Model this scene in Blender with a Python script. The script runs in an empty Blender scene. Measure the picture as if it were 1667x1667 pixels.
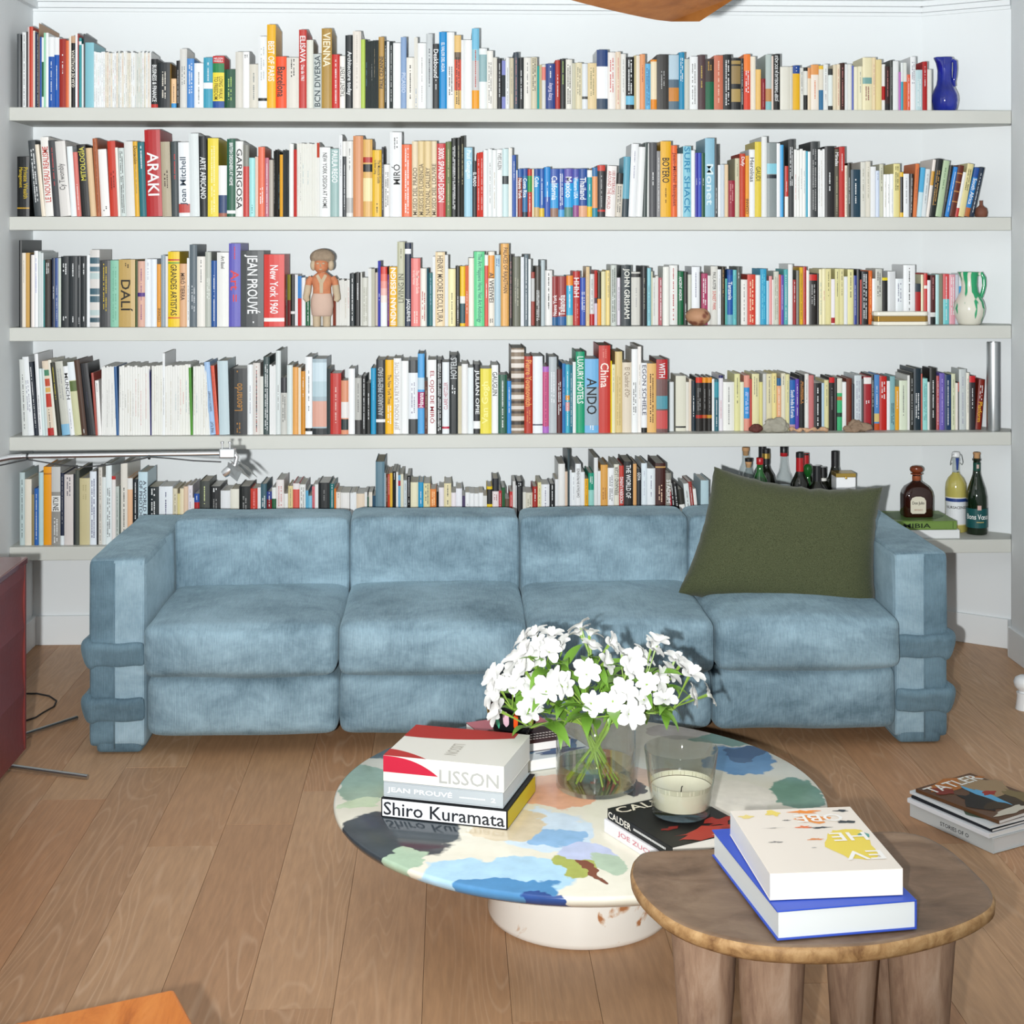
import bpy, bmesh, math, random
from mathutils import Vector, Matrix, noise
R = math.radians
random.seed(7)
sc = bpy.context.scene
col = sc.collection

# ------------------------------------------------------------------ camera
IMG = 1667.0
F = 2500.0            # focal length in pixels of the 1667 frame
CX, HY = 833.5, 390.0 # principal column, horizon row
H = 1.642             # camera height
YAW = R(2.3)
cam_d = bpy.data.cameras.new('camera')
cam = bpy.data.objects.new('camera', cam_d)
col.objects.link(cam)
cam_d.sensor_width = 36.0
cam_d.lens = 36.0 * F / IMG
cam_d.shift_y = -(IMG / 2 - HY) / IMG
cam_d.clip_start = 0.05
cam.location = (0, 0, H)
cam.rotation_euler = (R(90), 0, -YAW)
sc.camera = cam

# ------------------------------------------------------------------ light and exposure
world = bpy.data.worlds.new('room_daylight')
sc.world = world
world.use_nodes = True
bg = world.node_tree.nodes['Background']
bg.inputs['Color'].default_value = (0.88, 0.95, 1.0, 1)
bg.inputs['Strength'].default_value = 0.54

fl = bpy.data.lights.new('camera_flash', 'SPOT')
fl.energy = 1290
fl.color = (0.985, 1.0, 0.99)
fl.spot_size = R(87)
fl.spot_blend = 1.0
fl.shadow_soft_size = 0.022
flash = bpy.data.objects.new('camera_flash', fl)
flash.location = (-0.17, -0.02, H - 0.045)
flash.rotation_euler = (R(90 + 8.5), 0, -YAW)
col.objects.link(flash)

vs = sc.view_settings
vs.view_transform = 'Standard'
vs.look = 'None'
vs.gamma = 1.0
vs.use_curve_mapping = False
vs.exposure = 0.0

# ------------------------------------------------------------------ helpers
def ray(px, py):
    r = Vector((math.cos(YAW), -math.sin(YAW), 0)); f = Vector((math.sin(YAW), math.cos(YAW), 0))
    return f + r * ((px - CX) / F) + Vector((0, 0, 1)) * ((HY - py) / F)
def at_y(px, py, Y):
    d = ray(px, py); t = Y / d.y
    return Vector((0, 0, H)) + d * t
def at_z(px, py, z):
    d = ray(px, py); t = (z - H) / d.z
    return Vector((0, 0, H)) + d * t

def hexc(s):
    """sRGB hex (3 or 6 digits) -> linear rgb"""
    if len(s) == 3: s = ''.join(c * 2 for c in s)
    v = [int(s[i:i + 2], 16) / 255 for i in (0, 2, 4)]
    return tuple((c / 12.92 if c <= 0.04045 else ((c + 0.055) / 1.055) ** 2.4) for c in v)

class MB:
    """collects polygons with a colour each, builds ONE mesh object"""
    def __init__(s): s.v = []; s.f = []; s.c = []; s.m = []
    def poly(s, pts, c=(1, 1, 1), m=0):
        n = len(s.v); s.v += [tuple(p) for p in pts]; s.f.append(tuple(range(n, n + len(pts)))); s.c.append(c); s.m.append(m)
    def mesh(s, verts, faces, c=(1, 1, 1), m=0, M=None):
        n = len(s.v)
        s.v += [tuple(M @ Vector(p)) if M else tuple(p) for p in verts]
        for f in faces: s.f.append(tuple(i + n for i in f)); s.c.append(c); s.m.append(m)
    def box(s, x0, x1, y0, y1, z0, z1, c=(1, 1, 1), m=0, M=None):
        V = [(x0, y0, z0), (x1, y0, z0), (x1, y1, z0), (x0, y1, z0), (x0, y0, z1), (x1, y0, z1), (x1, y1, z1), (x0, y1, z1)]
        Fc = [(0, 3, 2, 1), (4, 5, 6, 7), (0, 1, 5, 4), (1, 2, 6, 5), (2, 3, 7, 6), (3, 0, 4, 7)]
        s.mesh(V, Fc, c, m, M)
    def lathe(s, prof, n=32, c=(1, 1, 1), m=0, M=None, close=True):
        V = []; Fc = []
        for r, z in prof:
            for i in range(n):
                a = 2 * math.pi * i / n; V.append((r * math.cos(a), r * math.sin(a), z))
        for k in range(len(prof) - 1):
            for i in range(n):
                j = (i + 1) % n
                Fc.append((k * n + i, k * n + j, (k + 1) * n + j, (k + 1) * n + i))
        if close:
            if prof[0][0] > 1e-5: Fc.append(tuple(reversed(range(n))))
            if prof[-1][0] > 1e-5: Fc.append(tuple(range((len(prof) - 1) * n, len(prof) * n)))
        s.mesh(V, Fc, c, m, M)
    def tube(s, path, rad, n=10, c=(1, 1, 1), m=0, cap=True):
        P = [Vector(p) for p in path]; k = len(P)
        rr = rad if isinstance(rad, (list, tuple)) else [rad] * k
        up = None; V = []; Fc = []
        for i in range(k):
            t = (P[min(i + 1, k - 1)] - P[max(i - 1, 0)]).normalized()
            if up is None:
                up = Vector((0, 0, 1)) if abs(t.z) < 0.9 else Vector((1, 0, 0))
            a = (up - t * up.dot(t)).normalized(); b = t.cross(a); up = a
            for j in range(n):
                w = 2 * math.pi * j / n
                V.append(P[i] + (a * math.cos(w) + b * math.sin(w)) * rr[i])
        for i in range(k - 1):
            for j in range(n):
                q = (j + 1) % n
                Fc.append((i * n + j, i * n + q, (i + 1) * n + q, (i + 1) * n + j))
        if cap:
            Fc.append(tuple(reversed(range(n)))); Fc.append(tuple(range((k - 1) * n, k * n)))
        s.mesh(V, Fc, c, m)
    def prism(s, outline, z0, z1, c=(1, 1, 1), m=0, M=None):
        n = len(outline)
        V = [(x, y, z0) for x, y in outline] + [(x, y, z1) for x, y in outline]
        Fc = [tuple(reversed(range(n))), tuple(range(n, 2 * n))] + [(i, (i + 1) % n, n + (i + 1) % n, n + i) for i in range(n)]
        s.mesh(V, Fc, c, m, M)
    def build(s, name, mats, parent=None, loc=None, smooth=False, bevel=0, seg=2, attr=False, angle=40, subsurf=0):
        me = bpy.data.meshes.new(name)
        me.from_pydata(s.v, [], s.f)
        if not isinstance(mats, (list, tuple)): mats = [mats]
        for mt in mats: me.materials.append(mt)
        me.polygons.foreach_set('material_index', s.m)
        if attr:
            ca = me.color_attributes.new('Col', 'FLOAT_COLOR', 'CORNER')
            buf = []
            for f, c in zip(s.f, s.c): buf += [0.9 * c[0] ** 1.14, 0.9 * c[1] ** 1.14, 0.9 * c[2] ** 1.14, 1.0] * len(f)
            ca.data.foreach_set('color', buf)
        if smooth: me.polygons.foreach_set('use_smooth', [True] * len(me.polygons))
        me.update()
        return link(name, me, parent, loc, bevel, seg, smooth, angle, subsurf)

def link(name, me, parent=None, loc=None, bevel=0, seg=2, smooth=False, angle=40, subsurf=0):
    o = bpy.data.objects.new(name, me); col.objects.link(o)
    if parent: o.parent = parent
    if loc is not None: o.location = loc
    if bevel:
        md = o.modifiers.new('bevel', 'BEVEL'); md.width = bevel; md.segments = seg; md.limit_method = 'ANGLE'; md.angle_limit = R(35)
        md.harden_normals = False
    if subsurf:
        md = o.modifiers.new('subsurf', 'SUBSURF'); md.levels = subsurf; md.render_levels = subsurf
    if smooth and me.polygons and not subsurf:
        try: me.set_sharp_from_angle(angle=R(angle))
        except Exception: pass
    return o

def tag(o, label=None, cat=None, group=None, kind=None):
    if label: o['label'] = label
    if cat: o['category'] = cat
    if group: o['group'] = group
    if kind: o['kind'] = kind
    return o
def empty(name, loc=(0, 0, 0), rz=0):
    o = bpy.data.objects.new(name, None); col.objects.link(o)
    o.empty_display_size = 0.05
    o.location = loc; o.rotation_euler = (0, 0, rz)
    return o
def struct(o): o['kind'] = 'structure'; return o

# ---------------- materials
def mat(name, rgb=(0.8, 0.8, 0.8), rough=0.5, metal=0.0, spec=0.5, coat=0.0, sheen=0.0, bump=None, var=None, trans=0.0):
    """principled material; bump=(scale, strength), var=(scale, amount) soft colour variation"""
    m = bpy.data.materials.new(name); m.use_nodes = True
    nt = m.node_tree; b = nt.nodes['Principled BSDF']
    b.inputs['Base Color'].default_value = (*rgb, 1); b.inputs['Roughness'].default_value = rough
    b.inputs['Metallic'].default_value = metal; b.inputs['Specular IOR Level'].default_value = spec
    b.inputs['Coat Weight'].default_value = coat; b.inputs['Sheen Weight'].default_value = sheen
    b.inputs['Transmission Weight'].default_value = trans
    tc = nt.nodes.new('ShaderNodeTexCoord')
    if var:
        n = nt.nodes.new('ShaderNodeTexNoise'); n.inputs['Scale'].default_value = var[0]; n.inputs['Detail'].default_value = 5
        nt.links.new(tc.outputs['Object'], n.inputs['Vector'])
        mx = nt.nodes.new('ShaderNodeMix'); mx.data_type = 'RGBA'
        k = var[1]
        mx.inputs[6].default_value = tuple(min(1, c * (1 - k)) for c in rgb) + (1,)
        mx.inputs[7].default_value = tuple(min(1, c * (1 + k)) for c in rgb) + (1,)
        nt.links.new(n.outputs['Fac'], mx.inputs[0]); nt.links.new(mx.outputs[2], b.inputs['Base Color'])
    if bump:
        n = nt.nodes.new('ShaderNodeTexNoise'); n.inputs['Scale'].default_value = bump[0]; n.inputs['Detail'].default_value = 4
        nt.links.new(tc.outputs['Object'], n.inputs['Vector'])
        bp = nt.nodes.new('ShaderNodeBump'); bp.inputs['Strength'].default_value = bump[1]; bp.inputs['Distance'].default_value = 0.004
        nt.links.new(n.outputs['Fac'], bp.inputs['Height']); nt.links.new(bp.outputs[0], b.inputs['Normal'])
    return m
def attr_mat(name, rough=0.45, spec=0.4, coat=0.0):
    m = bpy.data.materials.new(name); m.use_nodes = True
    nt = m.node_tree; b = nt.nodes['Principled BSDF']
    a = nt.nodes.new('ShaderNodeVertexColor'); a.layer_name = 'Col'
    nt.links.new(a.outputs['Color'], b.inputs['Base Color'])
    b.inputs['Roughness'].default_value = rough; b.inputs['Specular IOR Level'].default_value = spec; b.inputs['Coat Weight'].default_value = coat
    return m
def glass_mat(name, tint=(0.95, 0.97, 0.96), gloss=0.9, ior=1.45, rough=0.02):
    """clear thin glass: tinted see-through body with fresnel reflections"""
    m = bpy.data.materials.new(name); m.use_nodes = True
    nt = m.node_tree; nt.nodes.clear()
    out = nt.nodes.new('ShaderNodeOutputMaterial')
    tr = nt.nodes.new('ShaderNodeBsdfTransparent'); tr.inputs['Color'].default_value = (*tint, 1)
    gl = nt.nodes.new('ShaderNodeBsdfGlossy'); gl.inputs['Roughness'].default_value = rough; gl.inputs['Color'].default_value = (gloss, gloss, gloss, 1)
    lw = nt.nodes.new('ShaderNodeLayerWeight'); lw.inputs['Blend'].default_value = 0.5
    pw = nt.nodes.new('ShaderNodeMath'); pw.operation = 'POWER'; pw.inputs[1].default_value = 3.0; nt.links.new(lw.outputs['Facing'], pw.inputs[0])
    fr = nt.nodes.new('ShaderNodeMath'); fr.operation = 'MULTIPLY_ADD'; fr.inputs[1].default_value = 0.75; fr.inputs[2].default_value = 0.035 * (ior / 1.45); nt.links.new(pw.outputs[0], fr.inputs[0])
    mx = nt.nodes.new('ShaderNodeMixShader')
    nt.links.new(fr.outputs[0], mx.inputs[0]); nt.links.new(tr.outputs[0], mx.inputs[1]); nt.links.new(gl.outputs[0], mx.inputs[2])
    nt.links.new(mx.outputs[0], out.inputs['Surface'])
    return m

M_wall = mat('white_plaster', hexc('e6eaec'), 0.7, spec=0.2, bump=(60, 0.04))
M_ceiling = mat('ceiling_paint', hexc('e6eaec'), 0.75, spec=0.2)
M_shelf = mat('grey_limed_shelf', hexc('c3c4be'), 0.5, spec=0.3, var=(4, 0.06), bump=(25, 0.05))
M_print = attr_mat('printed_paper', 0.42, 0.35)
M_ink = attr_mat('printed_lettering', 0.5, 0.3)
M_white = mat('white_gloss', hexc('eceef0'), 0.35)
M_chrome = mat('polished_chrome', hexc('e4e6e8'), 0.28, metal=1.0)
M_steel = mat('brushed_steel', hexc('c4c8ca'), 0.34, metal=1.0)
M_black = mat('black_rubber', hexc('202224'), 0.5)
M_glass = glass_mat('clear_glass')

# ---------------- text as mesh data
_txt = {}
def glyphs(text):
    if text in _txt: return _txt[text]
    cu = bpy.data.curves.new('tmp_text', 'FONT'); cu.body = text; cu.size = 1.0; cu.resolution_u = 2; cu.offset = 0.012
    o = bpy.data.objects.new('tmp_text', cu); col.objects.link(o)
    dg = bpy.context.evaluated_depsgraph_get()
    me = bpy.data.meshes.new_from_object(o.evaluated_get(dg))
    V = [tuple(v.co) for v in me.vertices]; Fc = [tuple(p.vertices) for p in me.polygons]
    bpy.data.objects.remove(o); bpy.data.curves.remove(cu); bpy.data.meshes.remove(me)
    xs = [v[0] for v in V] or [0, 1]; ys = [v[1] for v in V] or [0, 1]
    x0, x1, y0, y1 = min(xs), max(xs), min(ys), max(ys)
    V = [((v[0] - x0) / max(1e-6, x1 - x0), (v[1] - y0) / max(1e-6, y1 - y0)) for v in V]
    _txt[text] = (V, Fc, (x1 - x0) / max(1e-6, y1 - y0))
    return _txt[text]
def put_text(mb, text, o, u, v, c, m=0):
    """text box: lower-left corner o, full-length vector u (reading direction), full-height vector v"""
    V, Fc, _ = glyphs(text)
    o, u, v = Vector(o), Vector(u), Vector(v)
    mb.mesh([o + u * a + v * b for a, b in V], Fc, c, m)

# ================================================================== the room
YW = 6.30     # back wall
YS = 5.96     # shelf front edges
XL = -1.69    # left wall
CEIL = H + 0.985
RW = [(1.955, YW), (2.25, 6.08), (2.207, YS), (2.207, 0.6)]   # right side: slanted niche wall, return, side wall
SHELF_Z = [2.150, 1.730, 1.304, 0.884, 0.462]
TH = 0.052

# floor base and planks
mb = MB(); mb.box(-2.9, 3.2, 0.3, YW + 0.25, -0.06, -0.016)
floor = struct(mb.build('floor', mat('floor_joint_brown', hexc('7a5c44'), 0.8)))  # plain brown slab, seen in the gaps between planks
def wood_floor():
    m = bpy.data.materials.new('limed_oak_plank'); m.use_nodes = True
    nt = m.node_tree; b = nt.nodes['Principled BSDF']; L = nt.links.new
    geo = nt.nodes.new('ShaderNodeNewGeometry'); oi = nt.nodes.new('ShaderNodeObjectInfo')
    mul = nt.nodes.new('ShaderNodeVectorMath'); mul.operation = 'MULTIPLY'; mul.inputs[1].default_value = (1.0, 0.10, 1.0)
    L(geo.outputs['Position'], mul.inputs[0])
    sh = nt.nodes.new('ShaderNodeVectorMath'); sh.operation = 'SCALE'; sh.inputs[0].default_value = (37, 53, 11); L(oi.outputs['Random'], sh.inputs['Scale'])
    ad = nt.nodes.new('ShaderNodeVectorMath'); ad.operation = 'ADD'; L(mul.outputs[0], ad.inputs[0]); L(sh.outputs[0], ad.inputs[1])
    # cathedral figure: thin pale lines where a slow noise field crosses many levels
    n1 = nt.nodes.new('ShaderNodeTexNoise'); n1.inputs['Scale'].default_value = 6.5; n1.inputs['Detail'].default_value = 1.5; L(ad.outputs[0], n1.inputs['Vector'])
    k = nt.nodes.new('ShaderNodeMath'); k.operation = 'MULTIPLY'; k.inputs[1].default_value = 26.0; L(n1.outputs['Fac'], k.inputs[0])
    fr = nt.nodes.new('ShaderNodeMath'); fr.operation = 'PINGPONG'; fr.inputs[1].default_value = 0.5; L(k.outputs[0], fr.inputs[0])
    ln = nt.nodes.new('ShaderNodeMapRange'); ln.inputs['From Min'].default_value = 0.02; ln.inputs['From Max'].default_value = 0.16; ln.inputs['To Min'].default_value = 1; ln.inputs['To Max'].default_value = 0
    L(fr.outputs[0], ln.inputs['Value'])
    n2 = nt.nodes.new('ShaderNodeTexNoise'); n2.inputs['Scale'].default_value = 90; n2.inputs['Detail'].default_value = 3; L(ad.outputs[0], n2.inputs['Vector'])
    n3 = nt.nodes.new('ShaderNodeTexNoise'); n3.inputs['Scale'].default_value = 3.0; n3.inputs['Detail'].default_value = 3; L(ad.outputs[0], n3.inputs['Vector'])
    rp = nt.nodes.new('ShaderNodeValToRGB'); L(oi.outputs['Random'], rp.inputs[0])
    e = rp.color_ramp.elements
    e[0].color = (*hexc('b18a68'), 1); e[1].color = (*hexc('c09876'), 1)
    x = rp.color_ramp.elements.new(0.35); x.color = (*hexc('b58864'), 1)
    x = rp.color_ramp.elements.new(0.7); x.color = (*hexc('ba9470'), 1)
    m1 = nt.nodes.new('ShaderNodeMix'); m1.data_type = 'RGBA'; m1.blend_type = 'MULTIPLY'; m1.inputs[0].default_value = 0.5
    r2 = nt.nodes.new('ShaderNodeMapRange'); r2.inputs['From Min'].default_value = 0.3; r2.inputs['From Max'].default_value = 0.7; r2.inputs['To Min'].default_value = 0.72; r2.inputs['To Max'].default_value = 1.12
    L(n2.outputs['Fac'], r2.inputs['Value']); L(rp.outputs[0], m1.inputs[6]); L(r2.outputs[0], m1.inputs[7])
    m3 = nt.nodes.new('ShaderNodeMix'); m3.data_type = 'RGBA'; m3.inputs[7].default_value = (*hexc('d2b092'), 1)
    lf = nt.nodes.new('ShaderNodeMath'); lf.operation = 'MULTIPLY'; L(ln.outputs[0], lf.inputs[0])
    r3 = nt.nodes.new('ShaderNodeMapRange'); r3.inputs['From Min'].default_value = 0.4; r3.inputs['From Max'].default_value = 0.65; r3.inputs['To Max'].default_value = 0.5
    L(n3.outputs['Fac'], r3.inputs['Value']); L(r3.outputs[0], lf.inputs[1])
    L(lf.outputs[0], m3.inputs[0]); L(m1.outputs[2], m3.inputs[6]); L(m3.outputs[2], b.inputs['Base Color'])
    bp = nt.nodes.new('ShaderNodeBump'); bp.inputs['Strength'].default_value = 0.12; bp.inputs['Distance'].default_value = 0.002
    L(n2.outputs['Fac'], bp.inputs['Height']); L(bp.outputs[0], b.inputs['Normal'])
    b.inputs['Roughness'].default_value = 0.48; b.inputs['Specular IOR Level'].default_value = 0.35
    return m
M_plank = wood_floor()
mb = MB(); mb.box(-0.5, 0.5, -0.5, 0.5, -0.015, 0.0)
pm = mb.build('plank', M_plank, floor); plank_me = pm.data; first = True
rnd = random.Random(3)
PW = 0.19
k0 = -9
for k in range(k0, 17):
    x0 = -0.63 + PW * k
    y = 0.55 - rnd.random() * 1.2
    joints = []
    while y < 6.4: joints.append(y); y += rnd.choice([1.3, 1.7, 2.1])
    if k == -1: joints = [0.2, 2.3, 4.19, 6.35]
    if k == -2: joints = [0.6, 2.9, 4.82, 6.4]
    joints = [max(j, 0.45) for j in joints] + [6.42]
    for a, b2 in zip(joints, joints[1:]):
        b2 = min(b2, 6.42)
        if b2 - a < 0.05: continue
        o = pm if first else bpy.data.objects.new('plank', plank_me)
        if not first: col.objects.link(o); o.parent = floor
        first = False
        o.location = (x0 + PW / 2, (a + b2) / 2, -0.0004 * rnd.random()); o.scale = (PW - 0.0010, b2 - a - 0.0015, 1)

# walls
mb = MB(); mb.box(XL - 0.15, RW[0][0] + 0.02, YW, YW + 0.15, -0.02, CEIL); struct(mb.build('wall_back', M_wall))
mb = MB(); mb.box(XL - 0.15, XL, 0.6, YW, -0.02, CEIL); struct(mb.build('wall_left', M_wall))
(ax, ay), (bx_, by_), (cx_, cy_), (dx_, dy_) = RW
mb = MB(); mb.prism([(ax, ay), (bx_, by_), (bx_ + 0.2, by_ + 0.1), (ax + 0.1, ay + 0.15), (ax, ay + 0.15)][::-1], -0.02, CEIL); struct(mb.build('wall_niche', M_wall))
mb = MB(); mb.prism([(bx_, by_), (cx_, cy_), (dx_, dy_), (dx_ + 0.3, dy_), (dx_ + 0.3, by_ + 0.1), (bx_ + 0.2, by_ + 0.1)][::-1], -0.02, CEIL); struct(mb.build('wall_right', M_wall))
mb = MB(); mb.box(XL - 0.15, 2.7, 0.6, YW + 0.15, CEIL, CEIL + 0.1); struct(mb.build('ceiling', M_ceiling))
# cornice of two thin steps that follows back wall and slanted wall
def run(name, pts, dep, z0, z1):
    """strip of a given projection along wall points (left to right)"""
    m_ = MB()
    for (x0, y0), (x1, y1) in zip(pts, pts[1:]):
        d = Vector((x1 - x0, y1 - y0)).normalized(); n = Vector((d.y, -d.x))
        m_.prism([(x0, y0), (x1, y1), (x1 + n.x * dep, y1 + n.y * dep), (x0 + n.x * dep, y0 + n.y * dep)][::-1], z0, z1)
    return struct(m_.build(name, M_wall, bevel=0.002))
WP = [(XL, YW), (ax, ay), (bx_, by_)]
run('trim_1', WP, 0.030, CEIL - 0.022, CEIL)
run('trim_2', WP, 0.018, CEIL - 0.045, CEIL - 0.0225)
run('trim_3', WP, 0.009, CEIL - 0.060, CEIL - 0.0455)
run('trim_4', [(XL, 0.6), (XL, YW)], 0.024, CEIL - 0.05, CEIL)
run('baseboard_back', WP, 0.014, 0.0, 0.118)
run('baseboard_left', [(XL, 0.6), (XL, YW - 0.014)], 0.014, 0.0, 0.118)
run('baseboard_right', [(bx_ - 0.005, by_ - 0.014), (cx_, cy_), (dx_, dy_)], 0.014, 0.0, 0.118)

# five long shelves
names = ['topmost', 'second', 'third', 'fourth', 'lowest']
for i, z in enumerate(SHELF_Z):
    mb = MB()
    mb.prism([(XL, YS), (cx_ - 0.001, YS), (bx_ - 0.002, by_ - 0.002), (ax, ay), (XL, YW)], z - TH, z)
    o = mb.build('wall_shelf', M_shelf, bevel=0.003)
    tag(o, ['topmost long grey shelf, its ends under the cornice, holding the blue jug', 'second long grey shelf from the ceiling, holding the round brown gourd pot',
            'middle long grey shelf holding the clay figure and the green-streaked jug', 'fourth long grey shelf from the ceiling, holding stones and the steel tube',
            'lowest long grey shelf just behind the blue sofa, holding bottles'][i], 'shelf', 'long grey wall shelves')

# ================================================================== books
PAL = {'w': 'eceeef', 'k': '222427', 'g': '8d9394', 'r': 'c0352b', 'G': '1f6b4a', 'b': '2f62b0', 'Y': 'ead94c', 'i': 'e6e0d4', 'n': '223a66',
       't': 'b8916a', 'd': '55595c', 'L': 'b9d77a', 'p': 'd9c4c4', 'T': '2f6f7a', 'm': '7a4a2c', 'y': 'e6b92e'}
def pc(s): return PAL.get(s, s)
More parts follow.
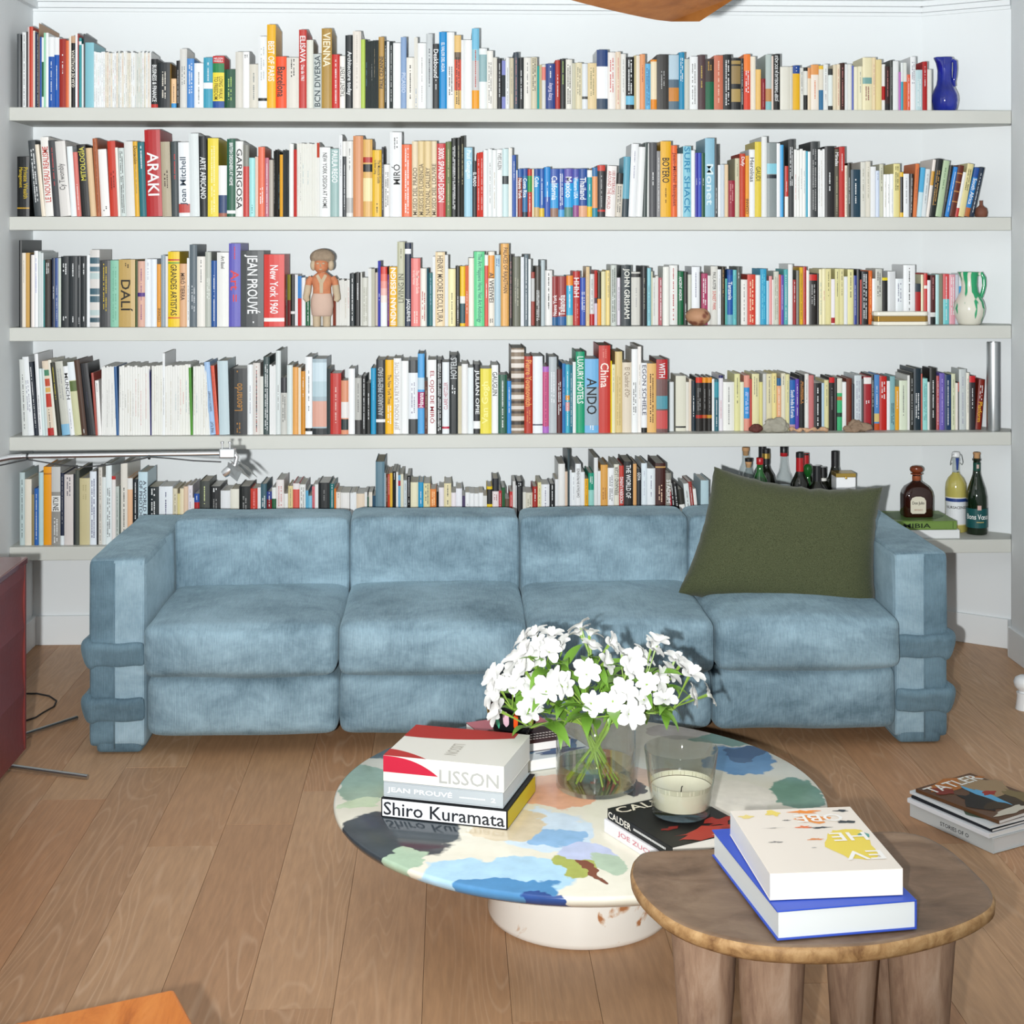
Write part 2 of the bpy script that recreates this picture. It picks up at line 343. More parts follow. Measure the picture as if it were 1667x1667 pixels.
# one line per book: right edge, top edge (both in a 5.954x enlarged strip), colour | options
#  t/u col a b TEXT = lettering reading down / up between the fractions a..b of the height ('!' after = name not used in labels)
#  b col a b = colour band   m col a b = small unreadable print   l px = lean   x px = left edge   *N = a run of N thin ones
K = 1667 / 280.0
DATA = {}
DATA[0] = [((20, 30), 45, '''80 150 d
95 320 k
135 135 w|m k .02 .98
150 130 k
165 85 p
200 80 cb4a2f
220 120 i
235 135 n
258 140 k|m w .02 .98
264 48 t|d .3
285 180 b
305 185 w|b G .35 .85
320 140 9fd8b8
350 140 w
405 180 w|b 1f5fb0 .28 1|m w .35 .9
455 185 w|b 1f62b5 .25 1|m w .4 .75
520 200 a53227|m w .2 .5
548 215 e07a4a
570 180 i
610 170 c9a88c|b k .1 1|u i .2 .72 GUIA DE CATALUNYA
632 150 w
645 150 a33a3a
670 190 2a9aa0|b w .05 .1
690 250 w
705 150 5a5d5f
790 235 8cc3cf
*30 1330 330 w,i,e3e3df,w,d8dcd8,w,e9e0d4
1345 325 w
1410 395 k|t w .12 .88 BUSINESS & FINANCE|b r .93 1
1530 430 2c3236|m i .2 .8
1540 440 8a6a1e
1590 585 eec9a0|b 4aa0d8 .85 1|m k .2 .8
1620 410 k|m w .2 .9'''),
((290, 30), 15, '''85 295 d9d8d4|m g .3 .6
155 390 5a94d0|m w .1 .7
245 435 w|m g .2 .9
335 380 4aa5be|b w .5 .62|m w .1 .5
447 365 c8242a|b 2e8b57 .14 .32|b Y .32 .87|b 2458a0 .87 1|h w .02 .12 NELSON/MANDELA|t 6a5a20 .4 .84 LONG WALK/TO FREEDOM
555 495 17593f|m L .2 .8
628 325 d8d5cd
690 325 f0f0f0|m k .05 .1
775 445 d9d5ca|m g .2 .8
860 175 e9ecee|m b8bcc0 .15 .6|b k .86 .9
945 60 eab92e|t w .2 .68 BEST OF PARIS
1050 370 ee5a24|t k .2 .78 Barcelona
1170 380 dcd8d0|m k .03 .35
1245 110 c64a44|t! w .08 .42 ELISAVA|t w .45 .65 Des de 1961
1310 210 dfe0d6
1390 345 c5ccca|u 3a4a50 .03 .97 BCN DIVERSA
1490 98 b3924a|t f2ead0 .05 .48 VIENNA
1565 350 c9352e|m w .1 .95
1620 365 f0eee8|u k .2 .78 TALENT LATENT'''),
((560, 30), 12, '''85 165 2a3033|t w .22 .82 Architecture today
165 125 e2dcd4|m c9c2ba .05 .75
205 205 b8cf60
*5 335 215 3a4242
390 180 bd9a5a|u! k .27 .72 PAUL CEZANNE
415 220 3a4242|m w .05 .9
440 225 w
475 225 3a4242|m w .05 .9
550 240 eceeee
605 182 8fa9cc|t! c8d4e8 .5 .78 PICASSO
680 380 e9e6de|m k .15 .85
715 185 e4e2da|m 2a7ab8 .72 .97
795 240 eef0f0|m bbb .2 .9
860 150 c8cdcf|m 334 .2 .7
922 250 3a3c3e|t w .08 .52 Deskbound|m w .55 .7
997 132 1a94cf|t w .14 .52 EL VALOR DEL AGUA
1070 135 eaecec|m k .45 .82
1135 165 e3c283|b 7a6a58 .23 .33|b d8604a .33 .75|m k .3 .95
1165 210 w
1240 210 eceeee
1310 98 7fc0dc|b 9fc8d4 .26 .4|b c9c9c9 .4 .77|b e8a31c .77 1|m c0504a .27 .72
1385 292 e8ecec|b 9ab8bc .1 .55
1445 315 eceae4|m 777 .2 .9
1485 380 d9d6cc
1530 390 2c2c30|m w .1 .8
1565 410 9298d0|b 3a4046 .3 .75
1605 380 e4e6e6|m 777 .2 .9
1645 385 cfc6ae|m 777 .2 .7'''),
((830, 30), 37, '''85 330 4a5560|m c88 .1 .9
135 382 262a2c|m w .25 .8
205 380 e4e2dc|m 888 .1 .7
265 378 d2cbb4|m k .02 .65
285 462 2fa8a4
310 450 c9bd98
348 450 d9d9d6|b e08a80 .05 .35
440 440 2e4a8c|u! d8d0e8 .42 .8 Kitty Kelley|m w .05 .3
487 405 b8423a|m w .3 .75
542 393 2c302e|m L .05 .5
605 400 e6e4dc|m k .1 .9
638 435 cfcdb8
700 430 ded5b8|m 887 .1 .7
755 440 dfe3e6|b 555 .72 .78
842 435 e0cda4|m 997 .1 .7
950 305 f0f2f4|b 2a4a80 0 .28|b 3a5068 .82 1
1025 330 eae6e2|m c55 .1 .7
1075 325 e3d2be|m c77 .1 .9
1125 345 e4e4e0|m 999 .1 .7
1205 378 1c1e20|b 7ac0dc .74 .91|m w .05 .7
1225 360 c5b890
1260 360 e9e0d0
1312 348 e2a274|m 955 .2 .5
1365 440 6fb6dc|m 2a4a80 .1 .9
1425 400 e9dcc0|b e0922a .8 1|b e0922a 0 .04
1540 352 444240|m aaa .3 .6
1640 355 b8ccd8|b 5a7080 .45 .6|b c98a3e .6 .85|b 5f7888 .85 1'''),
((1100, 30), 32, '''85 330 2c92b8|m w .1 .5
135 395 c9cbc2
215 370 e8eaec|m 999 .1 .9
288 355 5a4548|m c9b060 .2 .6
372 395 43362f|b 0f6a4a .45 1|m c9a050 .05 .2
460 360 c8785f|m e8c8b8 .1 .9
540 352 2b2e30|m w .1 .9
630 385 26282a|b a88f58 .05 .12|b 9a8458 .15 .5|b b09860 .6 .85
660 390 2b2e30|m w .1 .9
725 348 ea8840|b d9523c .3 1|m w .3 .7
775 370 e8e0d0
828 495 e6c27c
872 585 8c1f2c|m c88 .1 .9
930 350 b9c5c2|b c09060 .62 .85|b 8fc0c4 .85 1
950 365 e4d2c8
1012 347 1d1d1d|u! w .03 .85 JOSEP TARRADELLAS JA SOC AQUI
1105 470 dedcd2
1135 470 d0cec4
1205 458 e2b526|b 1f4f98 0 .18|m w .04 .12
1240 480 dadad4|m k .1 .6
1280 478 2a2a28|b e0e0da .08 .65
1312 480 e0d0b8|b d89860 0 .25
1388 450 e9e0d6|b dfa060 0 .22|m e08a60 .35 .75
1432 460 e0dacc|b 3a78a0 .55 1|b e6c040 0 .08
1478 445 e2e4e2|m 999 .1 .8
1525 490 3a3e3c|b dfe6e4 .15 .9
1560 450 ddd2ba
1595 445 e6d8c0|m b55 .1 .9
1640 433 43201a|m c88 .1 .9'''),
((1370, 30), 32, '''60 445 dfe2e4
100 445 e0e0dc
120 460 5a6ab8
160 470 e9e4cc
205 465 e6e2c8|m 888 .1 .6
295 380 e4dcba|b 7fa8a4 .38 .5|m 966 .55 .8
335 380 e6d6b4|m b88 .1 .7
390 400 dfcf9a
425 445 e9e9e6|b b8201c .48 .78
470 465 3a1c18|m c88 .1 .7|b 1c1c1e .85 1
498 405 3a403c|m 999 .1 .7
555 415 e3e6e6
575 520 b872b8
600 430 dfe3e3|b 1fa8b8 .4 1
635 430 dde0dc|b d8703e .4 1
668 545 d8603c|m w .1 .9
720 372 e8eaec|m 889 .1 .5
785 500 bcd2d6|m w .2 .9
832 420 b01c20|m w .1 .5
875 495 dfe0da''')]

DATA[1] = [((20, 205), 45, '''165 298 1d2022|t c9b030 .18 .7 Private Wealth/Management|b c9a030 .85 .87
285 142 4a5053|x 215|l -65|m w .1 .8
320 180 e6dccb|l -65
400 110 eceae6|l -50|u c43a2a .12 .82 LE NOUVEAU REALISME
465 140 4a4c50|l -55|m c55 .1 .6
570 150 dcd9d6|l -60|u! 666 .3 .65 Cy Twombly
625 200 eaf0f2|l -45
670 255 d88078|l -40|m w .5 .9
755 185 2a2a2a|l -50|u d8d060 .03 .5 MITOLOGÍA
815 215 dfc4a0|l -45
860 122 b06a45|l -40|m 7a3a20 .05 .95
948 228 eceae8|l -38|m k .85 .92
1025 148 c8432f|l -30|m 7a1a14 .4 .65
1050 210 e9e9e2|l -30
1105 215 cfd8d6|l -25|m k .05 .95
1190 152 dcdcda|l -25
1235 152 e0b23c|l -25|t 3a3010 .06 .3 Donación|m 886 .3 .7
1302 160 2a7680|l -25|m w .05 .4
1455 40 b5272c|l -25|t! w .26 .76 ARAKI
1545 155 b4aa94|l -20|m 3a1a14 .38 .6
1615 155 4a5356|l -10|m c44 .15 .5'''),
((290, 205), 8, '''115 160 e6e9ec|l -10|u! 445566 .2 .85 Joan Mitchell|b c0504a .83 .95
210 75 d9dfe0|l -15
285 100 24282c|l -12|t w .26 .78 ARTE AFRICANO
390 120 e4d24a|m f0ecc0 .1 .95
472 385 e9e9e8|b 3a5078 .58 .93|b a86a58 .93 1
555 128 2a6650|t w .05 .6 BRITISH DESIGNERS AT HOME|b w .92 .96
630 150 e9eae8|t! k .1 .9 GARRIGOSA
688 185 8c8c84|b c64a44 .3 1
745 310 a6dcdc|m 488 .8 .95
775 300 e8cfc2
840 205 e0785c|m w .58 .8
880 310 c0788a|m w .1 .95
925 330 b8b0a6
*4 985 240 2a2a28
1015 280 e0a82e
*4 1075 240 3a4042
1120 175 e8eae8
1150 230 c02a22
*8 1345 175 e6e6e0
1370 165 e6e6e2|b c04a30 0 .2
1475 208 e8eaea|t 333 .08 .88 NEW YORK DESIGN AT HOME
1560 222 9db8b6|t! w .03 .5 PAULA REGO
1592 90 e8eaec|m 445 .1 .5
1630 150 e3e3e0|b 3a4044 .2 1|m w .3 .9'''),
((560, 205), 22, '''88 148 dfdfdc|b b8b8b6 .75 .95|m 888 .1 .4
185 98 d09468
275 132 d8b06a|b b03020 .23 .3|b 222 .32 .42|b e8d8a8 .5 .8
365 235 e0b832|t! 3a3a20 .15 .5 The Monocle Guide/to Better Living|m 3a3a20 .8 .95
385 205 5a5a60|m w .1 .9
445 375 e9e8e6|m k .15 .8
560 62 e6e8ea|u! 333 .38 .62 MIRÓ|m 666 .04 .2
658 182 e07248|m w .05 .95
718 150 ded0b4|u 6a5a40 .35 .98 MUSEO DEL PRADO
780 148 dcc89a|u 6a5a40 .3 .98 MUSEOS DE FLORENCIA
845 148 dec99c|u 6a5a40 .35 .98 NATIONAL GALLERY
900 148 dfd0b2|u 6a5a40 .3 .98 MUSEO DEL LOUVRE
985 172 c8484c|t w .06 .8 300% SPANISH DESIGN
1040 155 6a7a4a|m cc9 .1 .9
1092 120 222624|m w .1 .9
1130 115 2a2c28|m aa8 .1 .6
1165 98 2e2e26|m c9c090 .1 .6
1245 210 a3cbdc|t! e8f2f4 .04 .45 Paul Gauguin
1288 345 2a2c30|t w .2 .45 EL PRADO
1320 262 cf4030|m w .1 .9
1350 255 cf4030|m w .1 .9
*3 1480 232 e6eaea
1535 230 eceeee|t! 333 .05 .3 YVES KLEIN
1595 222 c8dcde|b 3a4246 .4 .52
1630 215 eceae4'''),
((830, 205), 22, '''60 285 1f58a8|m w .1 .4
75 430 d8dde0|m c3a .1 .9
122 418 93423a|b 3a68a8 0 .18|t w .2 .62 Nueva York
172 415 2a78a8|b 2858a0 0 .15|t w .2 .6 Costa Rica|b 1e3e50 .9 1
215 420 bb3a2c|b 3a9a4a .14 .48|m w .5 .9
235 420 e6dcc0
287 418 2f9ad0|b 2858a0 0 .15|t w .17 .38 Cuba|b c9b080 .8 1
335 418 3a6ab0|m w .2 .75|b e0c040 .82 1
392 400 2a90d0|b 3a60b0 .6 1|m w .3 .7
470 418 3f9fd6|b 4a68b0 0 .3|t w .15 .65 California|b 9a7a6a .82 1
528 418 3a5aa8|m w .1 .75|b 5aa8d8 .85 1
612 415 38a8dc|b 6a62b0 0 .3|t w .17 .6 Mexico|b 5a8a80 .8 1
668 418 38a0d8|b 5a62b0 0 .2|t w .17 .62 Western USA|b 9a5a90 .76 1
750 415 23549c|t w .18 .64 Thailand|b d9a888 .77 1
798 430 2aa0a8|b e8ecea 0 .15|b e8c030 .78 1|m w .3 .55
850 405 e0a070|b 3a78a8 0 .18|b 2a90a8 .82 1
925 382 35373a|b c84a3c 0 .11|m aaa .2 .8|b c03a30 .86 .9
1018 390 e8e4e2|l 20|t b86464 .1 .85 100 INTERIORS/AROUND THE WORLD
1085 460 cfc8bc|b 222 0 .25|m 555 .3 .9|l 20
1150 300 6aa8bc|b 3a4a52 .7 1|l 20
1222 175 e6e8ea|l 30|m aab .1 .5
1285 205 e6e8e8|l 30
1330 165 4a5654|l 15
1350 170 e0e2e0|l 5
1425 165 55565a|m w .4 .6
1460 245 9a9a9c|m w .1 .9
1563 150 e2b22c|t! k .22 .55 BOTERO|m 6a5010 .62 .82
1622 190 e0713a|t! 8a2a20 .1 .85 Jean-Michel Basquiat
1667 270 e0e0de'''),
((1100, 205), 60, '''72 270 e3e3e0
150 198 8ec6d6|t 2a8ab0 .01 .95 SURF SHACK
188 238 e9ebec
218 262 4a48a8|m w .4 .5
250 262 3a58c0|m w .4 .5
285 262 1f5a3a|m w .4 .5
378 120 8fbcd0|t! d8e8ec .33 .85 Monet
410 180 4a4e50|m w .6 .95
435 380 e8eaec
475 375 c9d2da
510 375 dfc8a8
575 530 9c2a40|m d8a0a0 .1 .6
620 315 ccc8ae|m 887 .1 .3
675 270 c34a2c|t! w .05 .2 Dufy
712 290 e3a038|u! k .7 .95 CEZANNE
768 230 e9ebec|t 4a4a50 .12 .48 Heroínas
832 155 ddc94e|t! 6a6a30 .33 .52 GAUDI
885 105 e3e5e4
980 165 8f9899|b 8cc8d8 .28 .42|b 1e2c38 .43 .48
1012 170 e9eced
1045 185 4aa8dc
1058 210 2a2a2a
1092 390 c03a30|b e8e8e4 .6 1|m w .3 .5
1148 132 4a4c4e|m w .1 .6
*4 1260 232 e8e9e6
1282 245 48a8c0
1308 250 e9eced
1380 155 44484a|m aaa .1 .9
*3 1445 232 e9eaea
1540 200 2c2a2c|m w .35 .65
1585 225 6a665a|t w .05 .25 Miradas|m cca .4 .95
1640 203 c03a34|m w .1 .35'''),
((1370, 205), 32, '''60 385 e8e2d0|m k .05 .95
90 360 38382a|m w .25 .75
185 425 1f4558|m w .2 .7
235 350 d9d8d0|m 998 .1 .7
282 345 dcd8cc|m 998 .1 .7
335 395 e6e8ea
368 435 c9d4e6|m 567 .05 .2
408 372 d0d0be|m 444 .05 .5
*3 505 465 eaecec
568 368 e0d69a|m 553 .05 .5
600 450 e0b820|b 222 .1 .9
658 465 e6e9ec|m 999 .1 .7
690 465 2a2220|m w .1 .9|l 10
728 368 d9804a|m 955 .1 .7|l 30
775 405 5ab0d8|b c8e0e8 .5 1|l 42
820 420 d8dee0|m 888 .1 .7|l 45
850 325 e6dfd8|b d0a040 .2 .45|l 70
910 320 1e2424|m c9a060 .2 .8|l 80
970 335 b5c8a8|l 85|m 686 .1 .5
1000 380 222424|l 85|m 998 .1 .7
1045 395 3a90d8|l 95|m w .1 .9
1100 380 6a3020|b c08a50 .15 .17|b c08a50 .32 .34|b c08a50 .5 .52|b c08a50 .7 .72|l 95
1130 445 e6e6e2|b c02a2a .8 1|l 85
1190 365 ddd3a0|m 664 .1 .5|l 100
1240 400 2a86c8|b 2858a0 0 .2|t w .22 .75 South Africa|b b8703a .82 1|l 110
1282 395 26364c|m w .1 .9|l 112''')]

DATA[2] = [((20, 380), 65, '''90 68 24282a|d .29
130 190 e8e0d4|m aaa .1 .4
170 190 d0a860
180 200 444
212 210 ece4e0
248 170 e9eaec|m 2a4ab8 .1 .55
275 180 c8d0d0
300 190 d5dadb
315 260 3a8a8a
370 255 4a4440|m w .05 .2
382 400 d8a880
415 240 22304a|m w .4 .6
445 240 3a5a98|m w .4 .9
470 240 c9d2c8
545 225 30363a|m w .1 .25|m w .85 .93
630 225 2f3539|m w .1 .28|m w .85 .93
662 225 30363a|m w .12 .3|m w .86 .95
722 225 2f3539|m w .1 .25|m w .85 .93
750 210 e6e9ec
845 160 d5d2cf|b 4a6a78 .1 .18|b 5a7a88 .22 .28|b b8c8c8 .3 .38|b 4a6a78 .5 .58|b 4a6a78 .6 .68|b b8c8c8 .78 .85|b 44606c .88 .94
950 262 4a4c4e|m c9b040 .05 .75
1030 262 8fc4ae|m 7ab09a .1 .9
1190 255 c0a468|t! 2a2418 .3 .77 DALÍ|m 4a3a20 .05 .12
1215 265 4a5a30
1285 270 d8b0a0|b 5a3a8a .48 .54|m 8a5a8a .1 .9
1345 250 e4e8ec|m aab .05 .3
1400 250 e3e9ef
1440 300 e0a03e|u! 4a3a20 .7 .92 CÉZANNE
1485 212 9aa6b0
1508 220 e6e4e2
1620 178 e6c728|t 2a2a10 .17 .85 GRANDES ARTISTAS|b c03a2a .1 .12|b 6aa040 .14 .16|b d07030 .87 .89'''),
((290, 380), 12, '''85 295 d9b08c|t! 4a3424 .15 .58 MIRÓ TIERRA
110 240 eceeee|m k .4 .9
182 110 66727a|m c8ccd0 .5 .8
262 225 e3e0da|m 999 .05 .35
320 180 b8bcb4|m e8ece6 .35 .62
375 265 1f5a9c|m w .2 .9
490 185 e3e3e0|t! k .05 .22 Art Basel
605 98 6a66b8|t d8484e .32 .7 Art =|m d8484e .04 .18
830 170 4c5052|t! w .05 .83 JEAN PROUVÉ|m w .93 .95
1030 205 d23a32|t w .15 .82 New York 1960|b f0e8e4 .88 .93
1060 400 4a4640|m w .3 .6
1090 400 8a8a30|b 7a3030 .5 1
1130 400 242426|b e6e6e6 .72 .77
1160 400 e6e9ec
1195 415 4a90d0|b c8403c .45 1
1235 430 e9ebec
1280 450 1e6a44|m w .4 .9
*4 1500 440 e8e8e4
1530 470 8a4028
*5 1663 455 e6e6e2'''),
((560, 380), 55, '''105 390 2a3438|m w .1 .9
160 382 2a2a2a|m w .2 .5
175 380 e0e0da
235 430 d0d0c8|m 998 .2 .9
265 340 e3e3e0
300 345 c0beb0
328 380 e8dccc
355 268 4448a8|m w .5 .6
418 325 d0483e|b e07868 .12 .24|b e09a90 .24 .36|b e4b8b0 .36 .48|b e6dcd4 .48 .6|b e4e8ea .6 1
440 400 8a5a9a|m d8c0d8 .1 .9
515 325 e8b424|u w .02 .97 INDIAN DESIGN
590 82 bcbca4|u 6a6a58 .38 .72 LIVING IN|m 8a8a78 .06 .2
650 95 1f304c|t! w .67 .94 JACQUEMUS|b w .07 .13
740 242 e08480|t! f6d8d0 .18 .52 The Monocle Guide/to Cosy Homes|m f6d8d0 .78 .95
802 340 e3e0d8|m b55 .4 .9
820 340 2a5a68
860 385 3a8488|m ace .1 .6
885 225 e9ebec
978 182 e6d2b0|t! 5a4a38 .05 .95 HENRY MOORE ESCULTURA
1010 210 e3e4e4
1082 345 e9dfb0|m 7a7a60 .42 .95
1125 320 3a3630|m w .5 .95
1175 320 e8c020|b 3a6068 .6 .95|b e6e6e0 .5 .62
1208 315 d87850|m w .4 .8
1260 240 eae6da
1362 178 6fd098|t 2a7a70 .03 .95 The Art Happens Here: Net Art Anthology
1398 210 d85a50|b e6e6e4 0 .15|m w .4 .6
1460 178 e3ddd2|b e4a048 .05 .36|t! k .28 .68 AI WEIWEI|m k .9 .95
1520 210 b0c8d4|m 369 .05 .15
1598 100 ddac64|t 5a4020 .05 .6 PALACES OF RAJASTHAN
1635 205 2a2424|m c88 .1 .9'''),
((830, 380), 27, '''105 230 6e7060|m aa9 .3 .7
138 230 e6e9ee
180 205 6a7880|m w .05 .9
205 250 e8ebec
245 375 b04a3c|b d8d8d8 .12 .55
300 320 48423a|m w .4 .9
340 260 b8c4c8
412 360 e9e8e6|m 333 .05 .7
462 418 9c3f3e|b 2a6a98 .83 1|u w .38 .8 Nueva York
548 418 9c3f3e|b 2a68a0 .82 1|u w .38 .8 Tailandia
612 410 3ab0d4|b e8963c 0 .2|m w .2 .65|b c0d0b0 .8 1
680 368 b83430|t w .12 .48 HHhH|m d88 .6 .9
740 430 2a5ab8|m w .3 .7
772 325 e2c9a0|m 998 .1 .9
820 395 d9dcde|m 555 .1 .7|b c02a2a .78 1
848 360 c03a34|b 5a4a5a .5 .6|b d8d0e0 .6 1
885 380 3a3424|b e8a030 .5 1
930 370 ddd8b4
978 360 e8d490|m 887 .05 .5
1035 308 c6ccc6|m 2a3a38 .05 .95
1080 430 ece6ee|m 889 .2 .7
1175 312 3a4448|t! e8e8e0 .05 .88 JOHN GRISHAM
1275 375 deddd6|b 333 .03 .1|m bbb .3 .7
1330 320 26282a|m 998 .2 .7
1368 338 8fc6d0|m 578 .3 .9
1385 370 dad8c0
1412 430 e4e4e2|m 333 .1 .8
1440 415 e6e4e0
1485 430 b8626c|m w .05 .9
1545 325 e6e6e0
1625 310 e8e8e6|m b55 .05 .9'''),
((1100, 380), 17, '''75 370 117048|t w .1 .55 ANCIENT ANGKOR
118 375 3a3a38|m w .6 .9
155 400 cccfc4
235 325 e9ecf0|m 99a .1 .5
248 375 3a3020
310 390 b04a70|m w .1 .6
340 410 e3e3df
408 320 d9d8d2|t! 444 .1 .4 PAUL AUSTER|t c8483c .42 .75 SUNSET PARK
440 350 e4e6e8|m 999 .1 .7
480 325 3a3020|m c9a060 .05 .5
500 440 5ab0a8
555 352 2060a8|b 1f4f90 0 .1|t w .22 .55 Tanzania|b 7ab0c0 .82 1
590 355 6fc0c4|m 488 .1 .9
632 325 5e625e|m w .1 .2
695 450 e6e4e0|m 888 .1 .9
775 400 d04a38|m f6e0c0 .1 .95
820 405 e4e8e8
880 345 3aa4c8|m 7cd .1 .9
905 460 a8d0e0
935 415 e0a0a0
950 450 e8e8e4
1000 370 cfd0c4|m 998 .1 .9
1020 400 d85a48
1048 405 6a4aa8|m w .2 .7
1090 350 5ab0b4|m w .1 .9
1135 300 e8e9e8
1170 450 a83c3c|m w .05 .5
1200 360 7a7a70
1235 330 e2b828|m 222 .1 .9
1268 325 b82e2c|m 511 .1 .9
1295 360 e8e6e0
1372 400 2c2826|b c82c24 0 .12|m bbb .2 .6
1390 390 3a3a38
*2 1455 345 e6dfb8
1508 345 e0d8a4|m 664 .05 .5
1545 445 eeeaee|b b02030 .85 .97
1590 345 e0dba8|m 444 .05 .5
1632 345 dfd8a8|m 444 .05 .5'''),
((1370, 380), 24, '''60 420 e4e6ea
118 350 e4dfaa|m 444 .05 .5
148 410 2a4098|m w .2 .8
180 350 2b2d34
195 450 c84a3c
262 370 2a2c30|m w .05 .9
298 362 e0742c|m fc8 .1 .9
330 440 eceeee
395 345 c9cac2|m 444 .05 .5
448 430 e4d020|b 222 .06 .8
525 370 d8dadc
600 440 e4e9ec|m 99a .1 .5
715 308 eceef0|m 444 .05 .9
770 490 3a4650|b b02a2a .2 .8
800 400 e0ddc0
832 388 c8302a|b e9e6e0 .24 .3
862 455 e4e2e6
912 405 5a2222|b e0e0de .76 .85|b 222 .85 1|m d99 .05 .5
945 400 b8dede
985 395 8a8a78
1045 395 d4565a|b 7accd0 .5 1|m w .05 .95
1105 400 e0a8b4|m w .05 .8
1140 400 c9d0d8
1175 390 e6ecf0|b 4aa8dc .25 1''')]

